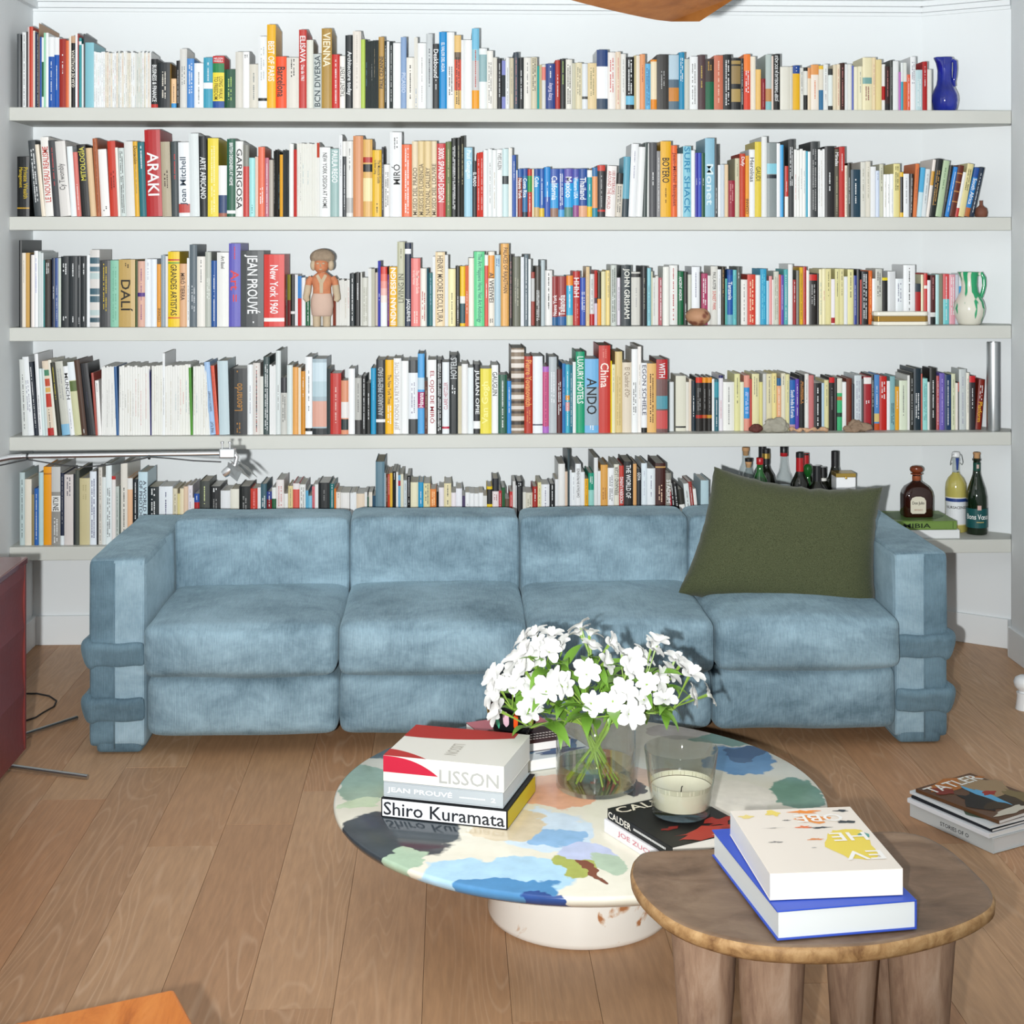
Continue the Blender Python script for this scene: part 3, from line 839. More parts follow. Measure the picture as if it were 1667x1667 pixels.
DATA[3] = [((20, 550), 95, '''150 210 d9dcda|m 333 .2 .9|l -30
210 185 e9ecee|m 99a .3 .7|l -55
258 235 26303e|m w .05 .9|l -60
292 155 e9eaec|m 334 .5 .95|l -45
315 300 d6e4e4|l -35
345 300 c9d4d4|l -35
405 225 e0d2c0|b 4a8a6a .12 .2|b c0502a .24 .34|b d8b060 .36 .42|b c0402a .44 .62|m 444 .65 .9|b b8302a .9 1|l -60
435 215 e9e6da|l -60
480 240 3e3e34|m d8c840 .05 .5|l -70
560 230 c9c9c0|b 8cbcd8 .85 1|m aaa .1 .5|l -75
605 275 eceef0|t! 333 .1 .48 MUNCH|m 99a .6 .9|l -70
672 235 d0d0ac|b e6ecf0 0 .25|b 6a7a4a .26 .4|l -75
725 215 5c4438|m w .92 .96|l -75
808 250 2c2c30|l -80|m 445 .4 .6
830 340 b05a50|l -45
865 415 eceae8|l -30|m 667 .05 .2
*9 1008 280 eaeae8
1035 280 3a6a9c|l -25
*12 1335 278 e9e9e6
1350 300 3a3a78|l -15
*5 1455 275 e9e9e4
1478 150 eceef0|m 333 .3 .75
*6 1620 272 e9e9e6'''),
((290, 550), 10, '''*4 120 262 e9e9e4
145 290 5a9a3a|l -20
*7 310 270 eaeae6
365 235 a8c4e4|u! 333344 .4 .68 SHARON LOCKHART|u 333344 .82 .97 PINE FLAT|l -60
398 270 dc6a54|l -50|m a33 .1 .7
500 225 c2d2d8|l -20
670 300 2d3032|u! b0803c .22 .64 Leonardo|m b0803c .82 .97|m b0803c .03 .06
725 260 e6e9ea|m 99a .3 .7
795 245 d9d4d0|m a5524a .05 .95|m 3a5a6a .1 .9
825 375 e0e0da
885 185 4c5c5c|m w .1 .95
*3 945 270 e9eaea
995 125 d5dbdb|m 888 .4 .7
1055 385 c9c9c4|b 3a3c40 0 .27|m 555 .3 .8
1110 265 d5dedd
1165 285 e0a860
1190 290 e8ddcc
1232 325 cf9020|m w .1 .4
1300 185 eceef0|m 777 .18 .7|b 222 .92 .96
1440 205 a8b8c0|b c8d8e0 .05 .3|b b8ccd4 .3 .5|b d8a898 .56 .9|b 2a3034 .92 1
1475 300 3a4648
1580 345 c03c34|m e8c8c0 .2 .85
1650 415 d89878|b e4e0de .4 .7|b 2f3e40 .72 .92'''),
((560, 550), 42, '''105 300 eceef0
170 390 b8b8b4|b 444 .75 1|m 777 .1 .6
215 370 2a2c2c|m w .05 .9
260 440 2c2e2c|m w .2 .7
310 295 1f9ac4|m 5bd .2 .5
400 215 3a3e42|u! b8bcbe .1 .75 ANUARIO PREMIS FAD|b e8e8e8 .8 .84
480 215 ecb91e|t! 3a3010 .2 .6 The New York Times|m w .62 .85
555 200 e9eaea|u! b0a8a8 .05 .95 JEFF KOONS LA RETROSPECTIVE
625 225 eaecec
715 220 e4e8ec|b 4a4e50 0 .17|b 44484a .8 1|m 99a .3 .7
780 155 5aa8dc|b c4d8e4 .3 .45|b b02a70 .48 .68|u w .49 .67 Havana
812 420 6a4a40|m cba .1 .9
895 215 eff0f0|t! a83040 .15 .86 EL OJO DE MIRÓ
952 215 2a2c2c|m w .05 .95
1020 238 e4e9ed|u! b86a78 .28 .66 CLAIRE HEITZLER|b c03050 .9 .93
1105 170 2e3436|u c8ccce .03 .3 HOTELS|m w .38 .48
1140 275 d3ccb4
1200 255 e6e6e6
1255 290 e4eaec
1320 260 2f3236|t! w .08 .72 JULIAN OPIE|b w .82 .93
1430 300 e3d654|u! f2ec9a .2 .85 Van Gogh
1495 265 eceeee|t! 444 .1 .45 GAUGUIN
1580 360 2f6450|m w .1 .9
1622 420 2a8acc|m w .1 .6'''),
((830, 550), 12, '''140 100 8a7864|b e0d8d0 .02 .05|b d8d0c8 .1 .13|b e0d8d0 .18 .23|b 4a3a2c .24 .27|b d8d0c8 .3 .35|b 4a3a2c .36 .4|b d0c8c0 .43 .47|b 4a3a2c .48 .52|b e0d8d0 .55 .6|b 4a3a2c .62 .65|b d8d0c8 .68 .72|b 4a3a2c .74 .77|b d8d0c8 .8 .85|b 3a2e24 .86 .9|b d8d0c8 .94 .97
222 180 b43a20|t! e8a860 .05 .65 Pierre Yovanovitch|m d88a50 .7 .85
318 180 e4e8ec|b 667 .88 .9
378 280 c85a88|m 8a2a70 .1 .9|b b070c0 0 .08|b b070c0 .9 1
455 185 b9c0c4|m e6e9ec .2 .6
508 305 5a2022|m w .2 .7
540 250 3a80b8|m ace .2 .6
580 260 4ab0c4|b e0a040 .45 .52|b d8a0a0 .55 .68|m w .1 .9
610 265 2a7a8c|m w .1 .9
640 235 e6eaea
725 135 18a078|t w .06 .64 LUXURY HOTELS
862 205 7ab4dc|b 9ab0c0 .38 .9|t! 111 .26 .75 ANDO|m w .9 .96
975 75 c63e34|t f4e8e0 .2 .48 China|m e08a80 .04 .14
990 225 e8d020
1020 260 e8e4c0|m 222 .05 .4
1090 135 d8c48e|m bba870 .3 .9
1180 240 ddd2c0|t 9a8a78 .07 .5 El Quadrat d'Or
1240 110 eceeee|m 444 .4 .8
1275 85 eeeae6|m 998 .2 .6
1330 245 e9eaec|t! 556 .03 .75 EGON SCHIELE|b 222 .93 1
1420 250 e0b878|m 5a3a20 .15 .85
1530 210 7a5a58|b b4242a 0 .27|t w .05 .25 WITH|b 5a9aa8 .5 .68|b c85a58 .7 .95
1545 420 3a4444
1590 430 dfe3e4'''),
((1100, 550), 0, '''100 370 dcdacb|b 333 .91 .94
130 430 e0ddd4
152 400 e0d0c0
195 420 1f3440|m w .3 .7
258 385 2c2826|b d8401c 0 .1|m 999 .2 .6|b b02a18 .7 .76
305 385 2c2826|b e0982a 0 .1|m 999 .2 .6|b c0602a .7 .76
352 385 2c2826|b e0982a 0 .1|m 999 .2 .6|b c0902a .7 .76
375 400 e9ebec
418 405 2a6a78|b 3a98a8 .05 .35|m w .4 .9
460 365 e4e0e6|b 2a2a6a 0 .05|m c88 .45 .8
570 430 e6e6e2|m 888 .1 .9
625 350 e0dda8|m 555 .05 .5
662 430 e3e2c8
718 365 e0a090|b 3a9ad8 .22 .78|m ddf .3 .7
740 400 c04a40
810 350 e2dcb0|m 998 .05 .4
845 430 dfd896
880 350 d0d0cc
935 350 dcd4b0|m 555 .05 .5
980 345 e6d89a|m 887 .05 .5
1022 390 e6b088|b 2a6a98 0 .15|m w .2 .7
1065 345 e0dcc8|m 333 .05 .2
1105 355 ddd8a8|m 887 .1 .5
1160 410 2a6cb4|t w .2 .75 South India & Kerala|b c09ab0 .88 1
1198 400 6a4ab0|m w .1 .7
1250 365 222|m e8a050 .1 .5
1290 350 e3e3df|m 888 .1 .5
1340 365 c87c7c
1415 440 262626|m w .1 .9
1440 440 b8d0e0
1488 410 ddd8a8|m 887 .1 .5
1540 385 2c2826|b d0282a 0 .1|m 999 .2 .6
1565 390 2a2a2a
1615 395 dcdcd0|b 4ab880 .28 1|b c07040 .35 .42|b 2a4a3a .66 .74
1655 430 eceeee'''),
((1370, 550), 48, '''100 395 7a3a28
125 450 1f2a38
195 365 d0d8dc|m aab .1 .9
215 400 444
290 375 a82a34|b e9e6e4 .02 .14|m w .45 .5
318 360 2a2624|m w .1 .6
368 360 5a90c8|b d8c080 .7 .85|b c85a20 .88 1|m w .2 .6
440 375 c02018|m w .1 .4
470 420 e8eaec
520 375 8ab4b8|m 245 .5 .9
560 475 e2a82a|m w .1 .5
640 415 d8e0cc|m 888 .1 .7
665 365 e3e3e0
700 340 2a2a24|m w .1 .9
770 300 1e3440|m w .4 .8
785 350 b85a4a
835 395 a0d8d4|m 599 .1 .8
855 430 e0e0dc
920 295 262624|m w .2 .8
950 370 b8565a|m w .1 .9
1000 345 7868b8|m cbe .1 .9
1065 360 1f4068|m w .1 .9
1105 350 d8dcc0|m 776 .1 .9
1130 440 e6e0d8
1140 430 3a3a3c|b c04a30 0 .2
1210 305 c9cfcf|m aab .1 .9
1240 340 e9e6da|m 444 .1 .7
1298 370 3a3438|b c8242c 0 .12|m w .2 .6
1355 405 8a2a1a|l 38|t e8b83a .45 .85 Platform|m w .12 .4''')]

DATA[4] = [((20, 730), 70, '''120 235 c0cfd0|m 233 .1 .9
185 300 e6dfd2
212 450 9a8a60
255 390 2f6cb4|m w .1 .9
300 235 bcd6dc
378 180 eaa41c|b c07a10 .08 .1
465 180 c9c9c8|b 9a9894 .32 1|b e6e6e4 .37 .57|t! 444 .39 .56 KLINE|m e8e8e8 .65 .95
502 240 26304a|m aaa .05 .7|b e4eaee .87 1
590 255 d9d2d0|m 556 .04 .3
612 250 1e2a30
650 215 5a5f58
750 290 cdc39c|m b8ae88 .1 .3
815 225 e4eaf2|m 668 .1 .9
835 200 222
870 185 d9d4cc|m 222 .02 .98
905 280 dfe4e4
962 150 e4ecee|m 444 .3 .9
1000 270 e9e4e2|b c02a2a 0 .05
1035 370 c0c8c4|m 333 .1 .9
1050 390 54645c
1115 145 e0dcd4|m 444 .3 .9
1165 290 e8bf9c|b e6e6e4 0 .17
1220 300 1e2a30|m w .05 .6
1310 230 c8dde6|t 445 .12 .95 A WORLD HISTORY/OF PHOTOGRAPHY
1420 375 1e2c30|m w .03 .5
1555 370 e4e9ee|m 668 .1 .5
1600 390 d8d0b8|m 776 .1 .5
1625 440 ddd39c
1660 390 e6dcc0'''),
((290, 720), 52, '''95 430 e0c8b0
140 420 e6e0e6|m 889 .05 .4
155 540 e9e9e6
205 500 2a58a8|b b02a30 .17 1|m w .02 .12
305 380 4e524e|m d8e0a8 .08 .35
410 430 26282a|m w .03 .07|m 999 .22 .4
505 470 e4e6e9
590 455 e6e4d8
700 430 242828|m 999 .17 .4
770 450 c84a3c|m e99 .05 .4
800 440 e8eaec
858 405 4a6c78|m w .2 .4
908 480 3a4a90|b 8a1c28 .15 1|m w .02 .3
950 440 e6e9e6|b 2a6a48 .2 1
1025 365 e6e0de|m c99 .1 .4
1065 500 e9e9e6
1112 425 ddd0a0|m 776 .05 .4
1175 400 d8665c|b e6e0e0 0 .1
1235 410 e4e6e4|m 888 .05 .4
1262 470 6ab0d0
1298 520 8ac4dc
1325 430 d88088|m 833 .05 .4
1358 410 e9eaea
1470 395 262a2c|m 888 .12 .3
1512 405 2a7a7c|m w .02 .4
1530 450 e08030
1575 485 e8e2da|m 888 .02 .1
1663 490 e6e4e2'''),
((560, 720), 60, '''*2 120 490 eaecee
200 500 e3d3c0
225 485 e9e9e8
240 530 2a5a48
275 485 e6e0d4
305 520 3a5a70
392 190 6c8a98
405 300 b8c8d0
425 310 6a4434|m dcb .05 .4
445 310 c8503a|m w .02 .3
470 300 e6c050
505 285 222|m w .02 .1
525 290 e9e8e4
548 320 7ab0d0|b b03a50 .08 .16
575 310 dedcc8
612 370 cfd8dc|m 777 .05 .4
645 325 222|m w .02 .45
720 390 e4e0c4
770 390 2f9cc8|m w .15 .35
835 400 dcd4a8|m 666 .02 .35
895 455 e09050|m fda .05 .3
918 480 222
970 440 e6e2e6
1040 400 e4dab4|m 555 .03 .35
1085 490 ece6ea
1145 450 e9eaf0
1175 520 5a5070
*4 1350 490 eceef0
1385 520 e0e0dc
1438 430 e6c81c|b 333 .05 .32
1500 355 2c2e36|b e6dcdc .2 1|m 955 .25 .35
1528 470 c03a48|m w .05 .3
1560 440 3a6a48
1605 550 6a5a4a
1635 480 c84a4a|m w .05 .3
1663 380 dadad8'''),
((830, 720), 58, '''66 420 e4e6e8
125 380 26282a|m w .03 .07
155 485 e0e0d8
220 490 d8d4c4|m 998 .05 .3
270 430 a83028|m w .05 .25
305 390 e3dcb0|m 555 .05 .4
385 410 e6e8ec|m 99a .05 .4
438 405 222426|m w .02 .4
470 360 e4e6e8
535 210 e4e4e2
560 285 e0cbb8
580 70 49585c
600 270 e6eaee
635 295 eaeef0|m 99a .05 .4
690 210 e8eaec|u 222 .06 .44 CHATEAUX EN PROVENCE
725 290 e6eaee
762 355 e6b01c|m 542 .02 .4
815 300 169c80|b 9ad0c8 .25 1|m w .05 .15
855 150 dfe1e1
880 280 e4e8ea
950 220 dba85a|m a74 .3 .45
1010 250 eceef0|m 444 .1 .45
1060 215 e0dfd2|u! 444 .03 .4 FERNAND LEGER
1105 228 c44a40|u w .15 .5 MODERN LIVING
1195 190 2c2c2c|t w .04 .46 THE WORLD OF
1228 210 e0b078
1275 260 34383c|t! w .05 .16 GOYA
1330 205 e0eaf0|m bbc .1 .4
1410 255 e6ecf0|m aab .1 .4
1510 205 4a221e|m e8c8b0 .28 .5|b c09a60 .04 .06
1565 300 9a9890|t w .1 .44 STADIUM
1595 400 b02a38|m w .2 .4|l -40
1640 370 2a2628|m w .05 .4|l -55'''),
((1100, 700), 24, '''75 520 222|m w .05 .4|l -60
128 575 3a3a34|b e9e9e6 .3 .6|l -60
178 520 dfe6e6|m 333 .1 .5|l -55
213 500 a04038|m w .1 .5|l -60
243 570 e9e9e6|l -50
320 490 b8d0d8''')]

SHELFNAME = ['top shelf', 'second shelf', 'third shelf', 'fourth shelf', 'bottom shelf']
def color_word(hx):
    import colorsys
    if len(hx) == 3: hx = ''.join(c * 2 for c in hx)
    r, g, b = [int(hx[i:i + 2], 16) / 255 for i in (0, 2, 4)]
    h, s, v = colorsys.rgb_to_hsv(r, g, b); h *= 360
    if s < 0.10: return 'black' if v < 0.24 else 'dark grey' if v < 0.45 else 'grey' if v < 0.72 else 'pale grey' if v < 0.86 else 'white'
    if v < 0.24: return 'black'
    if s < 0.2 and v > 0.85: return 'ivory' if 20 < h < 90 else 'pale blue' if 160 < h < 260 else 'off-white'
    if s < 0.22: return 'warm grey' if 10 < h < 90 and v < 0.8 else 'beige' if h < 90 else 'blue-grey'
    if h < 14 or h > 340: return 'dark red' if v < 0.55 else 'pink' if s < 0.45 else 'red'
    if h < 34: return 'brown' if v < 0.6 else 'tan' if s < 0.55 else 'orange'
    if h < 50: return 'dark brown' if v < 0.4 else 'tan' if s < 0.4 else 'ochre' if v < 0.8 else 'yellow'
    if h < 70: return 'olive' if v < 0.7 else 'cream' if s < 0.4 else 'yellow'
    if h < 165: return 'dark green' if v < 0.5 else 'pale green' if s < 0.35 else 'green'
    if h < 195: return 'dark teal' if v < 0.45 else 'pale turquoise' if s < 0.4 else 'teal'
    if h < 255: return 'navy' if v < 0.45 else 'pale blue' if s < 0.4 else 'blue'
    return 'purple' if h < 300 else 'magenta'

SETBACK = [0.008, 0.008, 0.02, 0.035, 0.03]
books = []
rb = random.Random(11)
for row in range(5):
    lst = []
    for (x0, y0), start, txt in DATA[row]:
        prev = start
        for line in txt.split('\n'):
            head, *opts = line.split('|')
            h = head.split()
            if h[0].startswith('*'):
                n = int(h[0][1:]); xr = float(h[1]); cols = h[3].split(',')
                for i in range(n):
                    a = prev + (xr - prev) * i / n; b_ = prev + (xr - prev) * (i + 1) / n
                    o2 = [('m', rb.choice(['888', '555', 'a97', '69a', 'c66', 'aaa']), .1 + .3 * rb.random(), .5 + .45 * rb.random(), '')] if rb.random() < .6 else []
                    if row == 0 and n > 20: o2 = [('m', rb.choice(['888', '555', 'a97', '69a', 'c66', '344', '7a8', 'b94']), max(0, q_ - .08 + .1 * rb.random()), q_ + .2 * rb.random() + .05, '') for q_ in (.12, .3, .48, .66, .8) if rb.random() < .8]
                    lst.append(dict(row=row, xl=x0 + a / K, xr=x0 + b_ / K, yt=y0 + (float(h[2]) + rb.uniform(-9, 9)) / K, c=pc(rb.choice(cols)), o=o2, lean=0, dep=None, run=True))
                prev = xr; continue
            xr = float(h[0]); lean = 0; dep = None; o2 = []
            for op in opts:
                p = op.split(None, 4)
                if p[0] == 'x': prev = float(p[1])
                elif p[0] == 'l': lean = float(p[1])
                elif p[0] == 'd': dep = float(p[1])
                else: o2.append((p[0], pc(p[1]), float(p[2]), float(p[3]), p[4] if len(p) > 4 else ''))
            lst.append(dict(row=row, xl=x0 + prev / K, xr=x0 + xr / K, yt=y0 + float(h[1]) / K, c=pc(h[2]), o=o2, lean=lean / K, dep=dep, run=False))
            prev = xr
    n = len(lst)
    for i, b_ in enumerate(lst):
        b_['i'] = i; b_['n'] = n
        cxp = (b_['xl'] + b_['xr']) / 2
        sb = SETBACK[row] + rb.random() * 0.008
        small = (b_['yt'] > [95, 265, 440, 605, 790][row])
        if row == 2: sb += 0.045 if small else 0
        if row == 2 and cxp > 1090: sb = 0.085 + rb.random() * 0.008
        if row == 2 and 460 < cxp < 565: sb = 0.085 + rb.random() * 0.008
        if row == 3 and cxp > 1090: sb = 0.075 + rb.random() * 0.008
        Y = YS + sb
        ybot = [176, 353, 530, 708, 893][row]
        p0 = at_y(b_['xl'], ybot, Y); p1 = at_y(b_['xr'], ybot, Y)
        zt = at_y(cxp, b_['yt'], Y).z
        b_['X'] = (p0.x + p1.x) / 2; b_['w'] = p1.x - p0.x; b_['h'] = max(0.1, zt - SHELF_Z[row]); b_['Y'] = Y
        if row < 4: b_['h'] = min(b_['h'], (SHELF_Z[row - 1] if row else CEIL) - TH - SHELF_Z[row] - 0.004)
        else: b_['h'] = min(b_['h'], 0.365)
        vis = min(ybot, 828 if (row == 4 and cxp > 235) else 2000) - b_['yt']
        b_['area'] = vis * (b_['xr'] - b_['xl'])
    books += lst

allb = sorted(books, key=lambda b_: -b_['area'])
for k, b_ in enumerate(allb): b_['single'] = k < 300

def book_geom(b_, cov, pag, ink):
    """cover, page block and lettering; spine faces -Y at y=0, base centre at origin"""
    w = b_['w'] * 0.985; h = b_['h']; c = hexc(b_['c'])
    d = b_['dep'] or max(0.09, min(0.27, h * rb.uniform(0.66, 0.8)))
    d = min(d, YW - b_['Y'] - 0.006)
    if b_['X'] + w > 1.93: d = min(d, 0.1)
    hard = w > 0.016 and h > 0.2
    t = max(0.0006, min(0.0028 if hard else 0.0012, w * 0.16))
    bul = min(0.0018, w * 0.1)
    # spine: stacked strips so that bands are faces of the spine
    cuts = [0.0, 1.0]; bands = [o for o in b_['o'] if o[0] == 'b']
    for o in bands: cuts += [o[2], o[3]]
    cuts = sorted(set(cuts))
    prof = [(-w / 2, 0.0012), (-w / 4, -bul * 0.75), (0, -bul), (w / 4, -bul * 0.75), (w / 2, 0.0012)] if w > 0.014 else [(-w / 2, 0.0006), (0, -bul), (w / 2, 0.0006)]
    prof = [(x, y + bul) for x, y in prof]
    for a, e in zip(cuts, cuts[1:]):
        cc = c
        for o in bands:
            if o[2] <= (a + e) / 2 <= o[3]: cc = hexc(o[1])
        z1 = h * (1 - a); z0 = h * (1 - e)
        for (xa, ya), (xb, yb) in zip(prof, prof[1:]):
            cov.poly([(xa, ya, z0), (xb, yb, z0), (xb, yb, z1), (xa, ya, z1)], cc)
    tt = t + bul + 0.001
    cov.poly([(x, y, h) for x, y in prof] + [(w / 2, tt, h), (-w / 2, tt, h)], c)
    cov.poly([(w / 2, tt, 0), (-w / 2, tt, 0)][::-1] + [(x, y, 0) for x, y in prof][::-1], c)
    cov.poly([(-w / 2, tt, 0), (-w / 2, tt, h), (w / 2, tt, h), (w / 2, tt, 0)], c)
    for s in (-1, 1):
        xa, xb = sorted((s * w / 2, s * (w / 2 - t)))
        cov.box(xa, xb, tt, d, 0, h, c)
        cov.poly([(s * w / 2, prof[0][1], 0), (s * w / 2, tt, 0), (s * w / 2, tt, h), (s * w / 2, prof[0][1], h)][::s], c)
    ins = 0.0035 if hard else 0.0006
    pcx = hexc(rb.choice(['ddd8cc', 'd8d4ca', 'e2dfd6', 'd0c8b4', 'e4e2dc']))
    pag.box(-w / 2 + t, w / 2 - t, tt, d - ins, ins, h - ins, pcx)
    yf = -0.0005
    for o in b_['o']:
        if o[0] == 'm':
            L = (o[3] - o[2]) * h; z = h * (1 - o[2]); ze = h * (1 - o[3]); rr = random.Random(int(b_['xl'] * 10) + len(o[1]))
            lines = 2 if w > 0.02 and rr.random() < 0.5 else 1
            s = max(0.0012, min(w * 0.16, 0.0048)); cc = hexc(o[1])
            for q in range(lines):
                z = h * (1 - o[2]); off = (q - (lines - 1) / 2) * s * 1.9
                while z > ze:
                    g = s * rr.uniform(0.5, 1.5)
                    if rr.random() < 0.83:
                        a = s * rr.uniform(0.35, 0.5)
                        ink.poly([(off - a, yf, z - g), (off + a, yf, z - g), (off + a, yf, z), (off - a, yf, z)], cc)
                    z -= g + s * rr.uniform(0.2, 0.5)
        elif o[0] in ('t', 't!', 'u', 'u!'):
            parts = o[4].split('/'); nl = len(parts); L = (o[3] - o[2]) * h; cc = hexc(o[1])
            mx = max(glyphs(p)[2] for p in parts)
            gh = min(w * 0.72 / nl, L / mx * 1.5)
            for q, p in enumerate(parts):
                Lp = L * min(1, glyphs(p)[2] / mx)
                off = ((nl - 1) / 2 - q) * w * 0.42 if nl > 1 else 0
                if o[0][0] == 't':
                    put_text(ink, p, (off - gh / 2, yf, h * (1 - o[2])), (0, 0, -Lp), (gh, 0, 0), cc)
                else:
                    put_text(ink, p, (-off + gh / 2, yf, h * (1 - o[3])), (0, 0, Lp), (-gh, 0, 0), cc)
        elif o[0] == 'h':
            parts = o[4].split('/'); L = (o[3] - o[2]) * h; cc = hexc(o[1]); gh = L / len(parts) * 0.8
            for q, p in enumerate(parts):
                put_text(ink, p, (-w * 0.4, yf, h * (1 - o[2]) - (q + 1) * L / len(parts)), (w * 0.8, 0, 0), (0, 0, gh), cc)

ORD = ['', 'first', 'second', 'third', 'fourth', 'fifth', 'sixth', 'seventh', 'eighth', 'ninth', 'tenth', 'eleventh', 'twelfth', 'thirteenth', 'fourteenth',
       'fifteenth', 'sixteenth', 'seventeenth', 'eighteenth', 'nineteenth', 'twentieth', 'twenty-first', 'twenty-second', 'twenty-third', 'twenty-fourth', 'twenty-fifth',
       'twenty-sixth', 'twenty-seventh', 'twenty-eighth', 'twenty-ninth', 'thirtieth'] + ['%dth' % k for k in range(31, 80)]
def title(b_):
    for o in b_['o']:
        if o[0] in ('t', 'u') and o[4] and len(o[4]) > 2: return o[4].replace('/', ' ').strip()
    return None
for row in range(5):
    L = [b_ for b_ in books if b_['row'] == row]
    marks = [(i, title(b_)) for i, b_ in enumerate(L) if title(b_)]
    for i, b_ in enumerate(L):
        if not b_['single']: continue
        cw = color_word(b_['c'])
        size = ('thin ' if b_['w'] < 0.013 else 'thick ' if b_['w'] > 0.034 else '') + ('tall ' if b_['h'] > 0.27 else 'short ' if b_['h'] < 0.2 else '')
        ti = title(b_)
        if ti:
            words = ti.split()
            b_['label'] = '%s%s book titled %s on the %s' % (size, cw, ' '.join(words[:7]), SHELFNAME[row])
        else:
            j, mt = min(marks, key=lambda q: abs(q[0] - i))
            mt = ' '.join(mt.split()[:3])
            side = 'right' if i > j else 'left'; k = abs(i - j)
            b_['label'] = '%s%s book, %s %s of %s, on the %s' % (size, cw, (ORD[k] if k > 1 else 'just'), side, mt, SHELFNAME[row])

stuff = MB()
for b_ in books:
    cov, pag, ink = MB(), MB(), MB()
    book_geom(b_, cov, pag, ink)
    a = math.atan2(b_['lean'], (b_['h'] * 420)) if b_['lean'] else 0.0
    lift = abs(math.sin(a)) * b_['w'] / 2
    loc = Vector((b_['X'], b_['Y'], SHELF_Z[b_['row']] + 0.0006 + lift))
    if b_['single']:
        o = cov.build('book', M_print, None, loc, attr=True)
        o.rotation_euler = (0, a, 0)
        tag(o, b_['label'], 'book', 'books on the ' + SHELFNAME[b_['row']])
        pag.build('pages', M_print, o, attr=True)
        if ink.f: ink.build('spine_lettering', M_ink, o, attr=True)['kind'] = 'stuff'
    else:
        Mx = Matrix.Translation(loc) @ Matrix.Rotation(a, 4, 'Y')
        for src in (cov, pag, ink):
            n = len(stuff.v); stuff.v += [tuple(Mx @ Vector(v)) for v in src.v]
            stuff.f += [tuple(q + n for q in f) for f in src.f]; stuff.c += src.c; stuff.m += src.m
o = stuff.build('narrow_books', M_print, attr=True)
tag(o, 'narrow paperbacks and magazines packed between the larger books on all five shelves', 'books', kind='stuff')

# ================================================================== sofa
def velvet(name, lo, hi, seed):
    """ribbed velvet: fine vertical wales, brushed patches where the pile lies the other way"""
    m = bpy.data.materials.new(name); m.use_nodes = True
    nt = m.node_tree; b = nt.nodes['Principled BSDF']; L = nt.links.new
    geo = nt.nodes.new('ShaderNodeNewGeometry')
    mp = nt.nodes.new('ShaderNodeMapping'); mp.inputs['Location'].default_value = (seed, seed * 2.3, 0.4); mp.inputs['Scale'].default_value = (1.0, 1.0, 1.6)
    L(geo.outputs['Position'], mp.inputs['Vector'])
    n = nt.nodes.new('ShaderNodeTexNoise'); n.inputs['Scale'].default_value = 3.4; n.inputs['Detail'].default_value = 7; n.inputs['Roughness'].default_value = 0.72; n.inputs['Distortion'].default_value = 0.35
    L(mp.outputs[0], n.inputs['Vector'])
    mp2 = nt.nodes.new('ShaderNodeMapping'); mp2.inputs['Scale'].default_value = (260, 30, 30); L(geo.outputs['Position'], mp2.inputs['Vector'])
    n2 = nt.nodes.new('ShaderNodeTexNoise'); n2.inputs['Scale'].default_value = 1.0; n2.inputs['Detail'].default_value = 2; L(mp2.outputs[0], n2.inputs['Vector'])
    ad = nt.nodes.new('ShaderNodeMath'); ad.operation = 'MULTIPLY_ADD'; ad.inputs[1].default_value = 0.22; ad.inputs[2].default_value = -0.11; L(n2.outputs['Fac'], ad.inputs[0])
    sm = nt.nodes.new('ShaderNodeMath'); sm.operation = 'ADD'; L(n.outputs['Fac'], sm.inputs[0]); L(ad.outputs[0], sm.inputs[1])
    rp = nt.nodes.new('ShaderNodeValToRGB'); L(sm.outputs[0], rp.inputs[0])
    e = rp.color_ramp.elements; e[0].position = 0.32; e[0].color = (*hexc(lo), 1); e[1].position = 0.66; e[1].color = (*hexc(hi), 1)
    L(rp.outputs[0], b.inputs['Base Color'])
    sx = nt.nodes.new('ShaderNodeSeparateXYZ'); L(geo.outputs['Position'], sx.inputs[0])
    k = nt.nodes.new('ShaderNodeMath'); k.operation = 'MULTIPLY'; k.inputs[1].default_value = 2 * math.pi / 0.0052; L(sx.outputs[0], k.inputs[0])
    sn = nt.nodes.new('ShaderNodeMath'); sn.operation = 'SINE'; L(k.outputs[0], sn.inputs[0])
    bp = nt.nodes.new('ShaderNodeBump'); bp.inputs['Strength'].default_value = 0.35; bp.inputs['Distance'].default_value = 0.0012
    L(sn.outputs[0], bp.inputs['Height']); L(bp.outputs[0], b.inputs['Normal'])
    b.inputs['Roughness'].default_value = 0.75; b.inputs['Specular IOR Level'].default_value = 0.15
    b.inputs['Sheen Weight'].default_value = 0.25; b.inputs['Sheen Roughness'].default_value = 0.4; b.inputs['Sheen Tint'].default_value = (*hexc('b8d4e0'), 1)
    return m
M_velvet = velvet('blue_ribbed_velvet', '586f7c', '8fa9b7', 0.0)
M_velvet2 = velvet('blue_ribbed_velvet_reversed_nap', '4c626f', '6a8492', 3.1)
M_velvet3 = velvet('blue_ribbed_velvet_light_nap', '728b99', '97afbc', 1.7)

